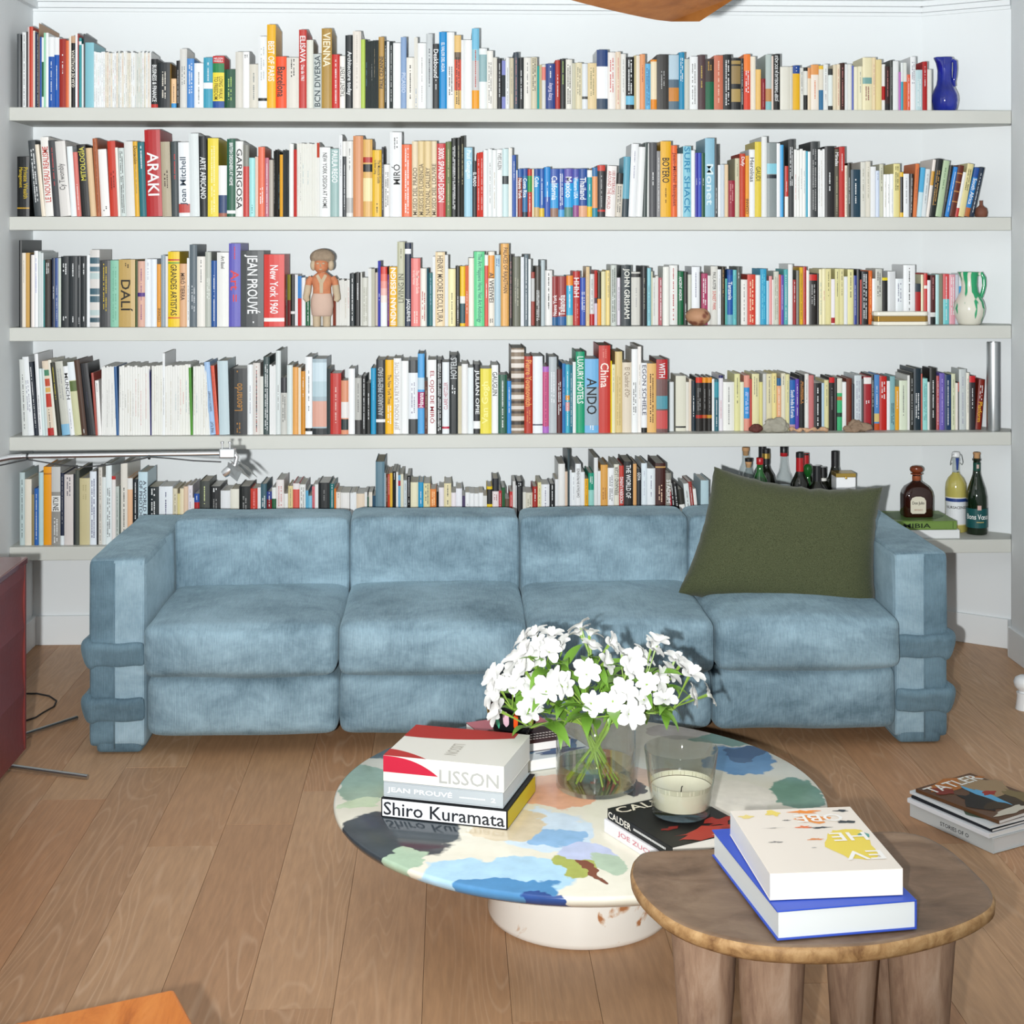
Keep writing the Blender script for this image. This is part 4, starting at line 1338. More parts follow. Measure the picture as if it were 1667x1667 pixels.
def cushion(x0, x1, y0, y1, z0, z1, r=0.05, n=14, puff=(0, 0, 0), wob=0.006, seed=0.0, crown=0.0):
    """soft rounded block: rounded box with swollen faces and slight unevenness"""
    m_ = MB(); V = {}; verts = []; faces = []
    c = Vector(((x0 + x1) / 2, (y0 + y1) / 2, (z0 + z1) / 2)); hs = Vector(((x1 - x0) / 2, (y1 - y0) / 2, (z1 - z0) / 2))
    def vid(p):
        key = (round(p[0], 4), round(p[1], 4), round(p[2], 4))
        if key in V: return V[key]
        q = Vector((p[0] * hs.x, p[1] * hs.y, p[2] * hs.z))
        inner = Vector([max(-h_ + r, min(h_ - r, q_)) for q_, h_ in zip(q, hs)])
        d = q - inner
        if d.length > 1e-9: q = inner + d.normalized() * r
        ex = [1 - abs(t) ** 2.2 for t in p]
        q.x += math.copysign(puff[0] * ex[1] * ex[2], p[0]) if abs(p[0]) > 0.5 else 0
        q.y += math.copysign(puff[1] * ex[0] * ex[2], p[1]) if abs(p[1]) > 0.5 else 0
        q.z += math.copysign(puff[2] * ex[0] * ex[1], p[2]) if abs(p[2]) > 0.5 else 0
        if p[2] > 0.5: q.z += crown * (1 - p[0] ** 2)
        w = noise.noise_vector((q + c) * 4.5 + Vector((seed, seed, seed)))
        q += w * wob
        V[key] = len(verts); verts.append(c + q); return V[key]
    g = [math.sin((i / n - 0.5) * math.pi) * 0.35 + (i / n * 2 - 1) * 0.65 for i in range(n + 1)]
    for ax in range(3):
        for s in (-1, 1):
            for i in range(n):
                for j in range(n):
                    q = []
                    for a, b2 in ((i, j), (i + 1, j), (i + 1, j + 1), (i, j + 1)):
                        p = [0, 0, 0]; p[ax] = s; p[(ax + 1) % 3] = g[a]; p[(ax + 2) % 3] = g[b2]; q.append(vid(p))
                    faces.append(tuple(q) if s > 0 else tuple(reversed(q)))
    m_.mesh(verts, faces); return m_

sofa = empty('sofa', (0.235, 4.93, 0))
tag(sofa, 'long pale blue ribbed velvet sofa with stacked cushions and rolled arm bands', 'sofa')
def spart(m_, name, material, **k):
    o = m_.build(name, material, sofa, smooth=True, angle=180, **k)
    o.matrix_parent_inverse = Matrix.Translation(-sofa.location)
    return o
SX = [-0.966, -0.355, 0.245, 0.845, 1.445]
for i in range(4):
    a, b2 = SX[i], SX[i + 1]
    spart(cushion(a + 0.004, b2 - 0.004, 4.838 + 0.008 * (i % 2), 5.46, 0.264, 0.432 + 0.004 * (i % 2), 0.034, 18, (0.007, 0.026, 0.02), 0.006, i * 3.3), 'seat_cushion', M_velvet, subsurf=1)
    spart(cushion(a + 0.004, b2 - 0.004, 4.900, 5.46, 0.060, 0.262, 0.036, 18, (0.007, 0.028, 0.004), 0.006, i * 5.1 + 1), 'base_cushion', M_velvet, subsurf=1)
    spart(cushion(a + 0.004, b2 - 0.004, 5.41, 5.635, 0.36, 0.664, 0.022, 16, (0.007, 0.014, 0.004), 0.005, i * 2.2 + 7), 'back_cushion', M_velvet, subsurf=1)
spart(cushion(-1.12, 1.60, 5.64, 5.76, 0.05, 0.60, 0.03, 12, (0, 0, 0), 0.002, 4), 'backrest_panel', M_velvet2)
for s, (xo, xi) in ((-1, (-1.152, -0.970)), (1, (1.622, 1.442))):
    xm = xo + (xi - xo) * 0.46
    a, b2 = sorted((xo, xi)); am = cushion(a, b2, 4.938, 5.76, 0.02, 0.624, 0.018, 22, (0.003, 0.004, 0.004), 0.004, 9 + s)
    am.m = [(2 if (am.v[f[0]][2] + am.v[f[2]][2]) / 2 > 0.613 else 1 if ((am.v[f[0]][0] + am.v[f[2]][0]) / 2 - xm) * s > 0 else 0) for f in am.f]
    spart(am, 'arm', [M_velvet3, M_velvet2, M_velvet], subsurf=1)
    m_ = MB(); m_.tube([(xm, 4.9315, 0.02), (xm, 4.930, 0.3), (xm, 4.932, 0.612)], 0.0022, 6); spart(m_, 'arm_seam', M_velvet2)
    # foot block
    a, b2 = sorted((xo - s * 0.01, xi)); spart(cushion(a + 0.01, b2 - 0.01, 4.94, 5.7, 0.001, 0.1, 0.02, 8, (0, 0, 0), 0.002, 5), 'foot', M_velvet2)
    # rolled bands running round the front and the outer side
    for zc, nm in ((0.325, 0), (0.150, 1)):
        m_ = MB(); path = []
        for t in range(40):
            u = t / 39
            fl_, cr, sd = 0.20, 0.14, 0.66
            if u < 0.24: q = u / 0.24; p = (xi + (xo - s * -0.0 - xi) * q * 0.86, 4.93); nrm = (0, -1)
            elif u < 0.42:
                q = (u - 0.24) / 0.18 * math.pi / 2
                rx = abs(xi - xo) * 0.14; p = (xi + (xo - xi) * 0.86 + s * rx * math.sin(q) , 4.93 + rx * (1 - math.cos(q))); nrm = (s * math.sin(q), -math.cos(q))
            else:
                q = (u - 0.42) / 0.58; p = (xo, 4.93 + abs(xi - xo) * 0.14 + q * 0.72); nrm = (s, 0)
            path.append((p, nrm))
        n = 14; V = []; Fc = []
        for i, (p, nrm) in enumerate(path):
            end = min(1, min(i, 39 - i) / 3 + 0.35) if i < 4 else 1
            for j in range(n):
                w = 2 * math.pi * j / n
                out = -0.004 + (0.021 + 0.015 * abs(nrm[0])) * end * (math.cos(w) if math.cos(w) < 0 else math.cos(w) ** 0.7 * (0.82 + 0.28 * math.sin(w))); zz = (0.058 + 0.016 * abs(nrm[0])) * math.sin(w)
                # flat lip at the top, sagging belly below
                if math.sin(w) > 0.3: out += 0.007 * (1 - abs(nrm[0]))
                sag = 0.006 * math.sin(i * 0.9 + nm)
                V.append((p[0] + nrm[0] * out, p[1] + nrm[1] * out, zc + zz * (0.62 if zz > 0 else 0.75) + sag * 0.4))
        for i in range(39):
            for j in range(n):
                k2 = (j + 1) % n
                f = (i * n + j, i * n + k2, (i + 1) * n + k2, (i + 1) * n + j)
                Fc.append(f if s > 0 else f[::-1])
        Fc.append(tuple(range(n)) if s < 0 else tuple(reversed(range(n)))); Fc.append(tuple(range(39 * n, 40 * n)))
        m_.mesh(V, Fc)
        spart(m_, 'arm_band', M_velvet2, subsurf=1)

# ---------------- green cushion
def fabric_green():
    m = mat('olive_wool', hexc('4d5439'), 0.9, spec=0.1, sheen=0.15)
    nt = m.node_tree; b = nt.nodes['Principled BSDF']; L = nt.links.new
    tc = nt.nodes.new('ShaderNodeTexCoord')
    n = nt.nodes.new('ShaderNodeTexNoise'); n.inputs['Scale'].default_value = 420; n.inputs['Detail'].default_value = 2; L(tc.outputs['Object'], n.inputs['Vector'])
    rp = nt.nodes.new('ShaderNodeValToRGB'); e = rp.color_ramp.elements; e[0].position = 0.3; e[0].color = (*hexc('343a26'), 1); e[1].position = 0.72; e[1].color = (*hexc('53573e'), 1)
    L(n.outputs['Fac'], rp.inputs[0]); L(rp.outputs[0], b.inputs['Base Color'])
    bp = nt.nodes.new('ShaderNodeBump'); bp.inputs['Strength'].default_value = 0.3; bp.inputs['Distance'].default_value = 0.001; L(n.outputs['Fac'], bp.inputs['Height']); L(bp.outputs[0], b.inputs['Normal'])
    return m
m_ = MB(); n = 36; verts = []; faces = []
cor = [(-0.345, -0.215), (0.335, -0.240), (0.318, 0.232), (-0.258, 0.238)]   # slightly skewed outline (BL, BR, TR, TL)
def pil(u, v, s):
    a, b2 = (u + 1) / 2, (v + 1) / 2
    x = (cor[0][0] * (1 - a) + cor[1][0] * a) * (1 - b2) + (cor[3][0] * (1 - a) + cor[2][0] * a) * b2
    y = (cor[0][1] * (1 - a) + cor[1][1] * a) * (1 - b2) + (cor[3][1] * (1 - a) + cor[2][1] * a) * b2
    x *= 1 - 0.075 * (1 - v * v) * abs(u); y *= 1 - (0.15 if v > 0 else 0.09) * (1 - u * u) * abs(v)
    t = 0.088 * (max(0, 1 - u ** 4) * max(0, 1 - v ** 4)) ** 0.62 + 0.004
    w = noise.noise(Vector((x * 7, y * 7, s * 3))) * 0.006 + noise.noise(Vector((x * 22, y * 22, s))) * 0.0015
    return (x + 0.004 * noise.noise(Vector((u * 3, v * 9, 2))), s * (t + w * (t / 0.09)), y + 0.006 * noise.noise(Vector((u * 9, v * 3, 5))))
for s in (-1, 1):
    base = len(verts)
    for i in range(n + 1):
        for j in range(n + 1): verts.append(pil(i / n * 2 - 1, j / n * 2 - 1, s))
    for i in range(n):
        for j in range(n):
            q = [base + i * (n + 1) + j, base + (i + 1) * (n + 1) + j, base + (i + 1) * (n + 1) + j + 1, base + i * (n + 1) + j + 1]
            faces.append(tuple(q) if s < 0 else tuple(reversed(q)))
# edge seam joins both faces
B = (n + 1) * (n + 1)
ring = [i * (n + 1) for i in range(n)] + [n * (n + 1) + j for j in range(n)] + [i * (n + 1) + n for i in range(n, 0, -1)] + [j for j in range(n, 0, -1)]
for a, b2 in zip(ring, ring[1:] + ring[:1]): faces.append((b2, a, a + B, b2 + B))
m_.mesh(verts, faces)
o = m_.build('throw_pillow', fabric_green(), smooth=True, angle=180)
pc0 = at_y(1276, 886, 5.21)
o.matrix_world = Matrix.Translation((pc0.x, 5.215, pc0.z)) @ Matrix.Rotation(R(8.5), 4, 'Y') @ Matrix.Rotation(R(-17), 4, 'X') @ Matrix.Rotation(R(-11), 4, 'Z')
tag(o, 'large dark olive green wool cushion leaning in the right corner of the sofa', 'cushion')

# ================================================================== coffee table
TZ = 0.288; TC = at_y(943, 1315, 3.75); TC = Vector((TC.x, 3.75, 0))
def swirl_material():
    m = bpy.data.materials.new('poured_resin_swirl'); m.use_nodes = True
    nt = m.node_tree; b = nt.nodes['Principled BSDF']; L = nt.links.new
    tc = nt.nodes.new('ShaderNodeTexCoord')
    nz = nt.nodes.new('ShaderNodeTexNoise'); nz.inputs['Scale'].default_value = 5.5; nz.inputs['Detail'].default_value = 4; nz.inputs['Roughness'].default_value = 0.55
    L(tc.outputs['Object'], nz.inputs['Vector'])
    wv = nt.nodes.new('ShaderNodeVectorMath'); wv.operation = 'MULTIPLY_ADD'; wv.inputs[1].default_value = (0.22, 0.22, 0); wv.inputs[2].default_value = (-0.11, -0.11, 0)
    L(nz.outputs['Color'], wv.inputs[0])
    ad = nt.nodes.new('ShaderNodeVectorMath'); ad.operation = 'ADD'; L(tc.outputs['Object'], ad.inputs[0]); L(wv.outputs[0], ad.inputs[1])
    fine = nt.nodes.new('ShaderNodeTexNoise'); fine.inputs['Scale'].default_value = 26; fine.inputs['Detail'].default_value = 5; L(tc.outputs['Object'], fine.inputs['Vector'])
    base = nt.nodes.new('ShaderNodeMix'); base.data_type = 'RGBA'; base.inputs[6].default_value = (*hexc('e6e2d4'), 1); base.inputs[7].default_value = (*hexc('d9d4c2'), 1)
    L(fine.outputs['Fac'], base.inputs[0]); cur = base.outputs[2]
    blobs = [('3a4248', 655, 1360, 105, 44, 0), ('a6bda4', 662, 1397, 48, 17, 0), ('8fa894', 582, 1272, 50, 32, 0), ('454e52', 640, 1212, 70, 20, 0), ('bfcfae', 585, 1305, 30, 10, 0),
             ('a9cbe0', 800, 1428, 130, 30, 0), ('4f86b4', 815, 1444, 100, 16, 0), ('2c4a86', 880, 1455, 48, 12, 0), ('c8d8e6', 905, 1352, 78, 34, 0), ('8fb4d8', 915, 1360, 50, 18, 0),
             ('dca587', 900, 1288, 60, 26, 0), ('cfc0a4', 830, 1342, 58, 24, 0), ('a2a858', 940, 1412, 44, 22, 0.5), ('7a4a38', 962, 1420, 14, 20, 0.4), ('5a88b8', 1195, 1238, 62, 22, 0),
             ('2f4c7c', 1200, 1228, 40, 10, 0), ('6f9484', 1292, 1292, 62, 24, 0), ('7c9c8c', 1215, 1200, 95, 16, 0), ('b9d0dc', 735, 1192, 46, 13, 0), ('3c4046', 1016, 1262, 16, 34, 0),
             ('b8c0dc', 968, 1388, 58, 18, 0), ('aabca6', 1008, 1408, 34, 20, 0), ('c4bcb4', 1100, 1192, 66, 12, 0), ('d8b8a2', 1060, 1262, 40, 20, 0), ('9ec0d8', 900, 1232, 50, 12, 0),
             ('c25a52', 900, 1470, 40, 8, 0), ('e2dcd0', 1180, 1300, 70, 30, 0), ('4a545a', 720, 1180, 40, 8, 0)]
    for i, (cx, px, py, hw, hh, rot) in enumerate(blobs):
        p = at_z(px, py, TZ) ; d = p.y
        sx = hw * d / F; sy = hh * d * d / (F * (H - TZ))
        mp = nt.nodes.new('ShaderNodeMapping'); mp.vector_type = 'TEXTURE'
        mp.inputs['Location'].default_value = (p.x - TC.x, p.y - TC.y, 0); mp.inputs['Rotation'].default_value = (0, 0, rot); mp.inputs['Scale'].default_value = (sx, sy, 50)
        L(ad.outputs[0], mp.inputs['Vector'])
        ln = nt.nodes.new('ShaderNodeVectorMath'); ln.operation = 'LENGTH'; L(mp.outputs[0], ln.inputs[0])
        mr = nt.nodes.new('ShaderNodeMapRange'); mr.inputs['From Min'].default_value = 0.97; mr.inputs['From Max'].default_value = 1.03; mr.inputs['To Min'].default_value = 1; mr.inputs['To Max'].default_value = 0
        L(ln.outputs['Value'], mr.inputs['Value'])
        cm = nt.nodes.new('ShaderNodeMix'); cm.data_type = 'RGBA'; rgb = hexc(cx)
        cm.inputs[6].default_value = (*[c * 0.82 for c in rgb], 1); cm.inputs[7].default_value = (*[min(1, c * 1.25) for c in rgb], 1); L(fine.outputs['Fac'], cm.inputs[0])
        mx = nt.nodes.new('ShaderNodeMix'); mx.data_type = 'RGBA'; L(mr.outputs[0], mx.inputs[0]); L(cur, mx.inputs[6]); L(cm.outputs[2], mx.inputs[7]); cur = mx.outputs[2]
    L(cur, b.inputs['Base Color']); b.inputs['Roughness'].default_value = 0.14; b.inputs['Specular IOR Level'].default_value = 0.5
    return m
def veined_white():
    m = mat('white_resin_rust_veins', hexc('ece8e0'), 0.2)
    nt = m.node_tree; b = nt.nodes['Principled BSDF']; L = nt.links.new
    tc = nt.nodes.new('ShaderNodeTexCoord')
    n = nt.nodes.new('ShaderNodeTexNoise'); n.inputs['Scale'].default_value = 7; n.inputs['Detail'].default_value = 6; n.inputs['Distortion'].default_value = 1.6; L(tc.outputs['Object'], n.inputs['Vector'])
    rp = nt.nodes.new('ShaderNodeValToRGB'); e = rp.color_ramp.elements; e[0].position = 0.60; e[0].color = (*hexc('ece8e0'), 1); e[1].position = 0.66; e[1].color = (*hexc('b0764e'), 1)
    x = e.new(0.63); x.color = (*hexc('d8c0aa'), 1)
    L(n.outputs['Fac'], rp.inputs[0]); L(rp.outputs[0], b.inputs['Base Color'])
    return m
table = empty('coffee_table', TC)
tag(table, 'low round coffee table with glossy swirled multicolour top and white drum foot', 'table')
mb = MB(); RT = 0.6
mb.lathe([(0.0, TZ - 0.046), (0.5, TZ - 0.044), (0.565, TZ - 0.036), (0.59, TZ - 0.022), (0.5985, TZ - 0.010), (0.597, TZ - 0.003), (0.592, TZ), (0.0, TZ)], 128)
mb.build('tabletop', swirl_material(), table, smooth=True, angle=50)
mb = MB(); mb.lathe([(0.0, 0.0), (0.212, 0.0), (0.222, 0.006), (0.224, 0.016), (0.212, 0.1), (0.198, TZ - 0.045), (0, TZ - 0.045)], 96)
mb.build('base', veined_white(), table, smooth=True, angle=50)

# ---------------- lying books
def lying_book(name, corner, ux, uy, th, z, cover, pages='e6e2da', spine_front=True, label='', cat='book', soft=False, face=None, group=None, spine_side='front', page_c2=None, deco=None):
    """corner = front-left bottom corner (x, y); ux = vector along the front edge, uy = vector to the back.
    cover board pair, page block set back, spine on one side. Returns the object (cover mesh, children pages, lettering)"""
    ux = Vector((ux[0], ux[1], 0)); uy = Vector((uy[0], uy[1], 0)); W = ux.length; D = uy.length
    rz = math.atan2(ux.y, ux.x)
    c = hexc(cover); t = 0.0012 if soft else 0.003; ins = 0.001 if soft else 0.004
    cov, pag, ink = MB(), MB(), MB()
    cov.box(0, W, 0, D, 0, t, c); cov.box(0, W, 0, D, th - t, th, c)
    if spine_side == 'front': cov.box(0, W, 0, t, t, th - t, c); pag.box(ins, W - ins, t, D - ins, t, th - t, hexc(pages))
    elif spine_side == 'left': cov.box(0, t, 0, D, t, th - t, c); pag.box(t, W - ins, ins, D - ins, t, th - t, hexc(pages))
    elif spine_side == 'right': cov.box(W - t, W, 0, D, t, th - t, c); pag.box(ins, W - t, ins, D - ins, t, th - t, hexc(pages))
    elif spine_side == 'back': cov.box(0, W, D - t, D, t, th - t, c); pag.box(ins, W - ins, ins, D - t, t, th - t, hexc(pages))
    if deco: deco(ink, W, D, th)
    o = cov.build(name, M_print, None, (corner[0], corner[1], z), attr=True, bevel=0.0007 if soft else 0.0012, seg=2)
    o.rotation_euler = (0, 0, rz)
    tag(o, label, cat, group)
    pag.build('pages', M_print, o, attr=True)
    if ink.f: ink.build('cover_print', M_ink, o, attr=True)['kind'] = 'stuff'
    return o
E = 0.0006
def quad(ink, x0, x1, z0, z1, c, y=-E): ink.poly([(x0, y, z0), (x1, y, z0), (x1, y, z1), (x0, y, z1)], hexc(c))
def ftext(ink, s, x0, x1, z0, z1, c, y=-2 * E): put_text(ink, s, (x0, y, z0), (x1 - x0, 0, 0), (0, 0, z1 - z0), hexc(c))
def blob(ink, x, y, rx, ry, z, c, seed=0, n=22, k=0.3):
    rr = random.Random(seed); ph = [rr.uniform(0, 6.28) for _ in range(4)]
    ink.poly([(x + rx * math.cos(a) * (1 + k * math.sin(3 * a + ph[0]) * .6 + k * math.sin(5 * a + ph[1]) * .5), y + ry * math.sin(a) * (1 + k * math.sin(4 * a + ph[2]) * .6 + k * math.sin(7 * a + ph[3]) * .4), z) for a in [2 * math.pi * i / n for i in range(n)]], hexc(c))

ST = 'art books stacked on the coffee table'
LB = at_z(620.7, 1330, TZ); RB = at_z(826, 1352, TZ)
ux = Vector((RB.x - LB.x, RB.y - LB.y, 0)); dr = ux.normalized(); up_ = Vector((-dr.y, dr.x, 0)); z = TZ + 0.0008
def deco_shiro(ink, W, D, th):
    quad(ink, 0, W, 0, th, '15171b', -E * .5); quad(ink, 0.003, W - 0.003, 0.003, th - 0.003, 'f2f4f8', -E)
    ftext(ink, 'Shiro Kuramata', 0.006, W - 0.006, 0.006, th - 0.008, '2e3036', -E * 1.8)
    ink.poly([(W + E, 0.002, 0.003), (W + E, D, 0.003), (W + E, D, th - 0.003), (W + E, 0.002, th - 0.003)], hexc('d8c22c'))
def deco_prouve(ink, W, D, th):
    ftext(ink, 'JEAN PROUVÉ', 0.010, W * 0.58, 0.010, 0.027, 'f4f6f8'); ftext(ink, '2', W * 0.90, W * 0.94, 0.012, 0.022, 'f0f2f4')
    x = W * 0.64
    while x < W * 0.85: quad(ink, x, x + 0.003, 0.015, 0.018, 'eef0f2'); x += 0.0042
def deco_lisson(ink, W, D, th):
    n = 14   # red sweep on the spine and across the front cover
    lo = [(W * 0.46 * i / n, 0.022 - 0.000 * i) for i in range(n + 1)]
    hi = [(W * 0.46 * i / n, th - (th - 0.022) * (i / n) ** 2.6) for i in range(n + 1)]
    for i in range(n): ink.poly([(lo[i][0], -E, lo[i][1]), (lo[i + 1][0], -E, lo[i + 1][1]), (hi[i + 1][0], -E, hi[i + 1][1]), (hi[i][0], -E, hi[i][1])], hexc('c42c48'))
    zt = th + E
    for i in range(n):
        a, b2 = i / n, (i + 1) / n
        ink.poly([(W * .36 * a, 0, zt), (W * .36 * b2, 0, zt), (W * .36 * b2, D * .20 * (1 - b2 ** 1.6), zt), (W * .36 * a, D * .20 * (1 - a ** 1.6), zt)], hexc('c23a38'))
        ink.poly([(W * .9 * a, D * (.62 + .30 * a * a - .08 * a), zt), (W * .9 * b2, D * (.62 + .30 * b2 * b2 - .08 * b2), zt), (W * .9 * b2, D, zt), (W * .9 * a, D, zt)], hexc('b8342e'))
    ftext(ink, 'LISSON', W * 0.47, W * 0.96, 0.008, 0.040, 'b4b4b0')
    put_text(ink, 'LISSON', (W * .46, D * .52, zt), (0, -D * .34, 0), (W * .10, 0, 0), hexc('c2beb4'))
lying_book('art_book', (LB.x, LB.y), ux, up_ * 0.25, 0.045, z, '1c1d22', 'd8c22c', label='white and black boxed art book with yellow edges at the bottom of the table stack', group=ST, deco=deco_shiro); z += 0.0462
p = LB + dr * 0.004 + up_ * 0.004
lying_book('art_book', (p.x, p.y), dr * 0.292, up_ * 0.24, 0.036, z, 'b9bfc3', 'e0e2e2', label='pale grey hardback with white capitals in the middle of the table stack', group=ST, deco=deco_prouve); z += 0.0372
p = LB + dr * 0.004 + up_ * 0.003
lying_book('art_book', (p.x, p.y), dr * 0.294, up_ * 0.235, 0.060, z, 'e9e7df', 'e8e8e6', label='thick white book with red sweep on top of the table stack', group=ST, deco=deco_lisson, soft=True)

# magazines behind, with the black bowl
A = at_z(760, 1176, TZ + 0.055); Bp = at_z(812, 1216, TZ + 0.055)
v = Vector((A.x - Bp.x, A.y - Bp.y, 0)).normalized(); w_ = Vector((v.y, -v.x, 0))
GM = 'magazines under the striped bowl'
def deco_blue(ink, W, D, th):
    zt = th + E
    for i, (x, y, a, b2, c) in enumerate([(.3, .3, .22, .12, '7fa4c8'), (.7, .3, .25, .16, '5a86b4'), (.8, .7, .15, .2, 'a8c4dc'), (.35, .75, .25, .15, '8a90a0'), (.6, .12, .3, .05, '3a5a86')]):
        blob(ink, W * x, D * y, W * a, D * b2, zt + i * 0.0002, c, i)
def deco_maroon(ink, W, D, th):
    zt = th + E
    ink.poly([(0, D * .62, zt), (W, D * .62, zt), (W, D, zt), (0, D, zt)], hexc('c87e88'))
    blob(ink, W * .4, D * .5, W * .3, D * .2, zt + .0002, '8a5a4a', 3); blob(ink, W * .7, D * .3, W * .25, D * .2, zt + .0003, '3a1c20', 5)
    for k in range(3):
        x = W * .48
        while x < W * .92: ink.poly([(x, D * (.1 + .08 * k), zt + .0006), (x + .006, D * (.1 + .08 * k), zt + .0006), (x + .006, D * (.13 + .08 * k), zt + .0006), (x, D * (.13 + .08 * k), zt + .0006)], hexc('e6dcd8')); x += .009
b0 = Bp - w_ * 0.0 - v * 0.055 + w_ * 0.03
lying_book('painting_catalogue', (b0.x, b0.y), w_ * 0.215, v * 0.28, 0.028, TZ + 0.0008, 'dfe6ea', 'eeeeec', label='white catalogue with blue painted cover, lowest under the striped black bowl', group=GM, spine_side='left', deco=deco_blue, soft=True)
lying_book('maroon_magazine', (Bp.x, Bp.y), w_ * 0.205, v * 0.225, 0.022, TZ + 0.0300, '4a1c22', 'ece8e6', label='maroon and pink magazine directly beneath the striped black bowl', group=GM, spine_side='back', deco=deco_maroon, soft=True)
# bowl
zb = TZ + 0.0528; pb = at_z(836, 1194, zb); bc = Vector((pb.x, pb.y + 0.02, zb))
bowl = empty('striped_bowl', bc); tag(bowl, 'small black glazed bowl with coloured dabs, beside the flowers on the coffee table', 'bowl')
M_blackglaze = mat('black_glaze', hexc('17181b'), 0.12)
mb = MB(); mb.lathe([(0, 0), (0.046, 0), (0.052, 0.004), (0.062, 0.030), (0.069, 0.062), (0.071, 0.088), (0.069, 0.091), (0.0665, 0.088), (0.064, 0.060), (0.056, 0.028), (0.044, 0.010), (0, 0.008)], 48)
mb.build('bowl_body', M_blackglaze, bowl, smooth=True, angle=60)
dabs = ['c8a03a', 'd8b070', '4ab890', 'd8b0c0', 'e0521c', 'a8b8e0', 'e0c050', 'e0e0d8', '4ab890', 'd87a90', 'c8a03a', 'e0521c', 'a8b8e0', '6ac0a0', 'd8b0c0', 'e0c050']
for i, cx in enumerate(dabs):
    a = -math.pi / 2 + (i - 4) * 2 * math.pi / 16 + 0.06; mb = MB(); V = []; Fc = []
    hw = 0.0058 if i % 3 else 0.0082; zz0, zz1 = (0.030, 0.072) if i % 2 else (0.022, 0.074)
    for j in range(7):
        q = j / 6; zc = zz0 + (zz1 - zz0) * q
        r = (0.062 + (0.069 - 0.062) * (zc - 0.030) / 0.032 if zc > 0.03 else 0.052 + 0.010 * (zc - 0.004) / 0.026) + 0.0012
        if zc > 0.062: r = 0.069 + 0.002 * (zc - 0.062) / 0.026 + 0.0012
        wd = hw * math.sqrt(max(0.04, 1 - (2 * q - 1) ** 4))
        for s in (-1, 0, 1):
            V.append(((r + (0.0006 if s == 0 else -0.001)) * math.cos(a + s * wd / r), (r + (0.0006 if s == 0 else -0.001)) * math.sin(a + s * wd / r), zc))
    for j in range(6):
        for s in range(2): Fc.append((j * 3 + s, j * 3 + s + 1, j * 3 + s + 4, j * 3 + s + 3))
    mb.mesh(V, Fc); mb.build('glaze_dab', mat('glaze_' + cx, hexc(cx), 0.2), bowl, smooth=True, angle=180)

# calder books and candle
zc_ = TZ + 0.0008; A = at_z(985, 1334, TZ + 0.03); B2 = at_z(1092, 1400, TZ + 0.03)
v = Vector((A.x - B2.x, A.y - B2.y, 0)); vl = v.length; v.normalize(); w_ = Vector((v.y, -v.x, 0))
GC = 'books under the candle'
def deco_zucker(ink, W, D, th):
    put_text(ink, 'JOE ZUCKER', (-E, D * .78, 0.008), (0, -D * .66, 0), (0, 0, 0.014), hexc('d8909a'))
def deco_calder(ink, W, D, th):
    zt = th + E
    put_text(ink, 'CALDER', (-E * 1.5, D * .98, 0.005), (0, -D * .36, 0), (0, 0, th - .009), hexc('f2ece0'))
    y = D * .58
    while y > D * .1: ink.poly([(-E, y, .010), (-E, y - .004, .010), (-E, y - .004, .015), (-E, y, .015)], hexc('e8e8e6')); y -= .0055
    put_text(ink, 'CALDER', (W * .04, D * .84, zt), (W * .9, 0, 0), (0, D * .13, 0), hexc('ece4d0'))
    blob(ink, W * .55, D * .12, W * .40, D * .10, zt, 'b84a3c', 3, k=.5); blob(ink, W * .8, D * .28, W * .16, D * .08, zt + .0002, 'a83a30', 8, k=.6); blob(ink, W * .75, D * .04, W * .22, D * .03, zt + .0003, 'e6d8c4', 4)
    blob(ink, W * .25, D * .34, W * .10, D * .03, zt + .0002, '8a2a24', 14, k=.6)
lying_book('white_catalogue', (B2.x, B2.y), w_ * 0.22, v * (vl + 0.004), 0.030, zc_, 'eceaec', 'f0f0ee', label='white softcover catalogue with pale pink spine letters under the black book', group=GC, spine_side='left', deco=deco_zucker, soft=True)
pB = B2 + w_ * 0.004 + v * 0.0
lying_book('black_art_book', (pB.x, pB.y), w_ * 0.215, v * (vl - 0.004), 0.024, zc_ + 0.0312, '1d1c1c', 'e4e0d8', label='black and red art book with cream capitals under the candle glass', group=GC, spine_side='left', deco=deco_calder, soft=True)
zg = zc_ + 0.0312 + 0.0252
pg = at_z(1110, 1326, zg)
candle = empty('candle', (pg.x, pg.y + 0.012, zg)); tag(candle, 'part-burnt white candle in a large smoky glass tumbler on the black art book', 'candle')
M_smoke = glass_mat('smoky_glass', (0.86, 0.865, 0.84), 0.9, 1.5)
mb = MB(); mb.lathe([(0, 0), (0.062, 0), (0.066, 0.004), (0.070, 0.04), (0.0835, 0.146), (0.0825, 0.148), (0.0812, 0.146), (0.0675, 0.04), (0.064, 0.018), (0.0, 0.016)], 64)
mb.build('glass_tumbler', M_smoke, candle, smooth=True, angle=60)
mb = MB(); mb.lathe([(0, 0.0165), (0.0625, 0.0185), (0.0660, 0.04), (0.0684, 0.060), (0.066, 0.058), (0.050, 0.050), (0.02, 0.046), (0, 0.046)], 48)
wax = mb.build('wax', mat('cream_wax', hexc('ece8d8'), 0.5, spec=0.3), candle, smooth=True, angle=60)
mb = MB(); mb.lathe([(0.0702, 0.0610), (0.0716, 0.0720), (0.0703, 0.0710)], 48, close=False)
mb.build('wax_film', mat('wax_residue', hexc('d9d6c4'), 0.6), candle, smooth=True)
mb = MB(); mb.tube([(0, 0, 0.045), (0.001, 0, 0.056), (0.003, 0, 0.060)], 0.0012, 6); mb.build('wick', M_black, wax)

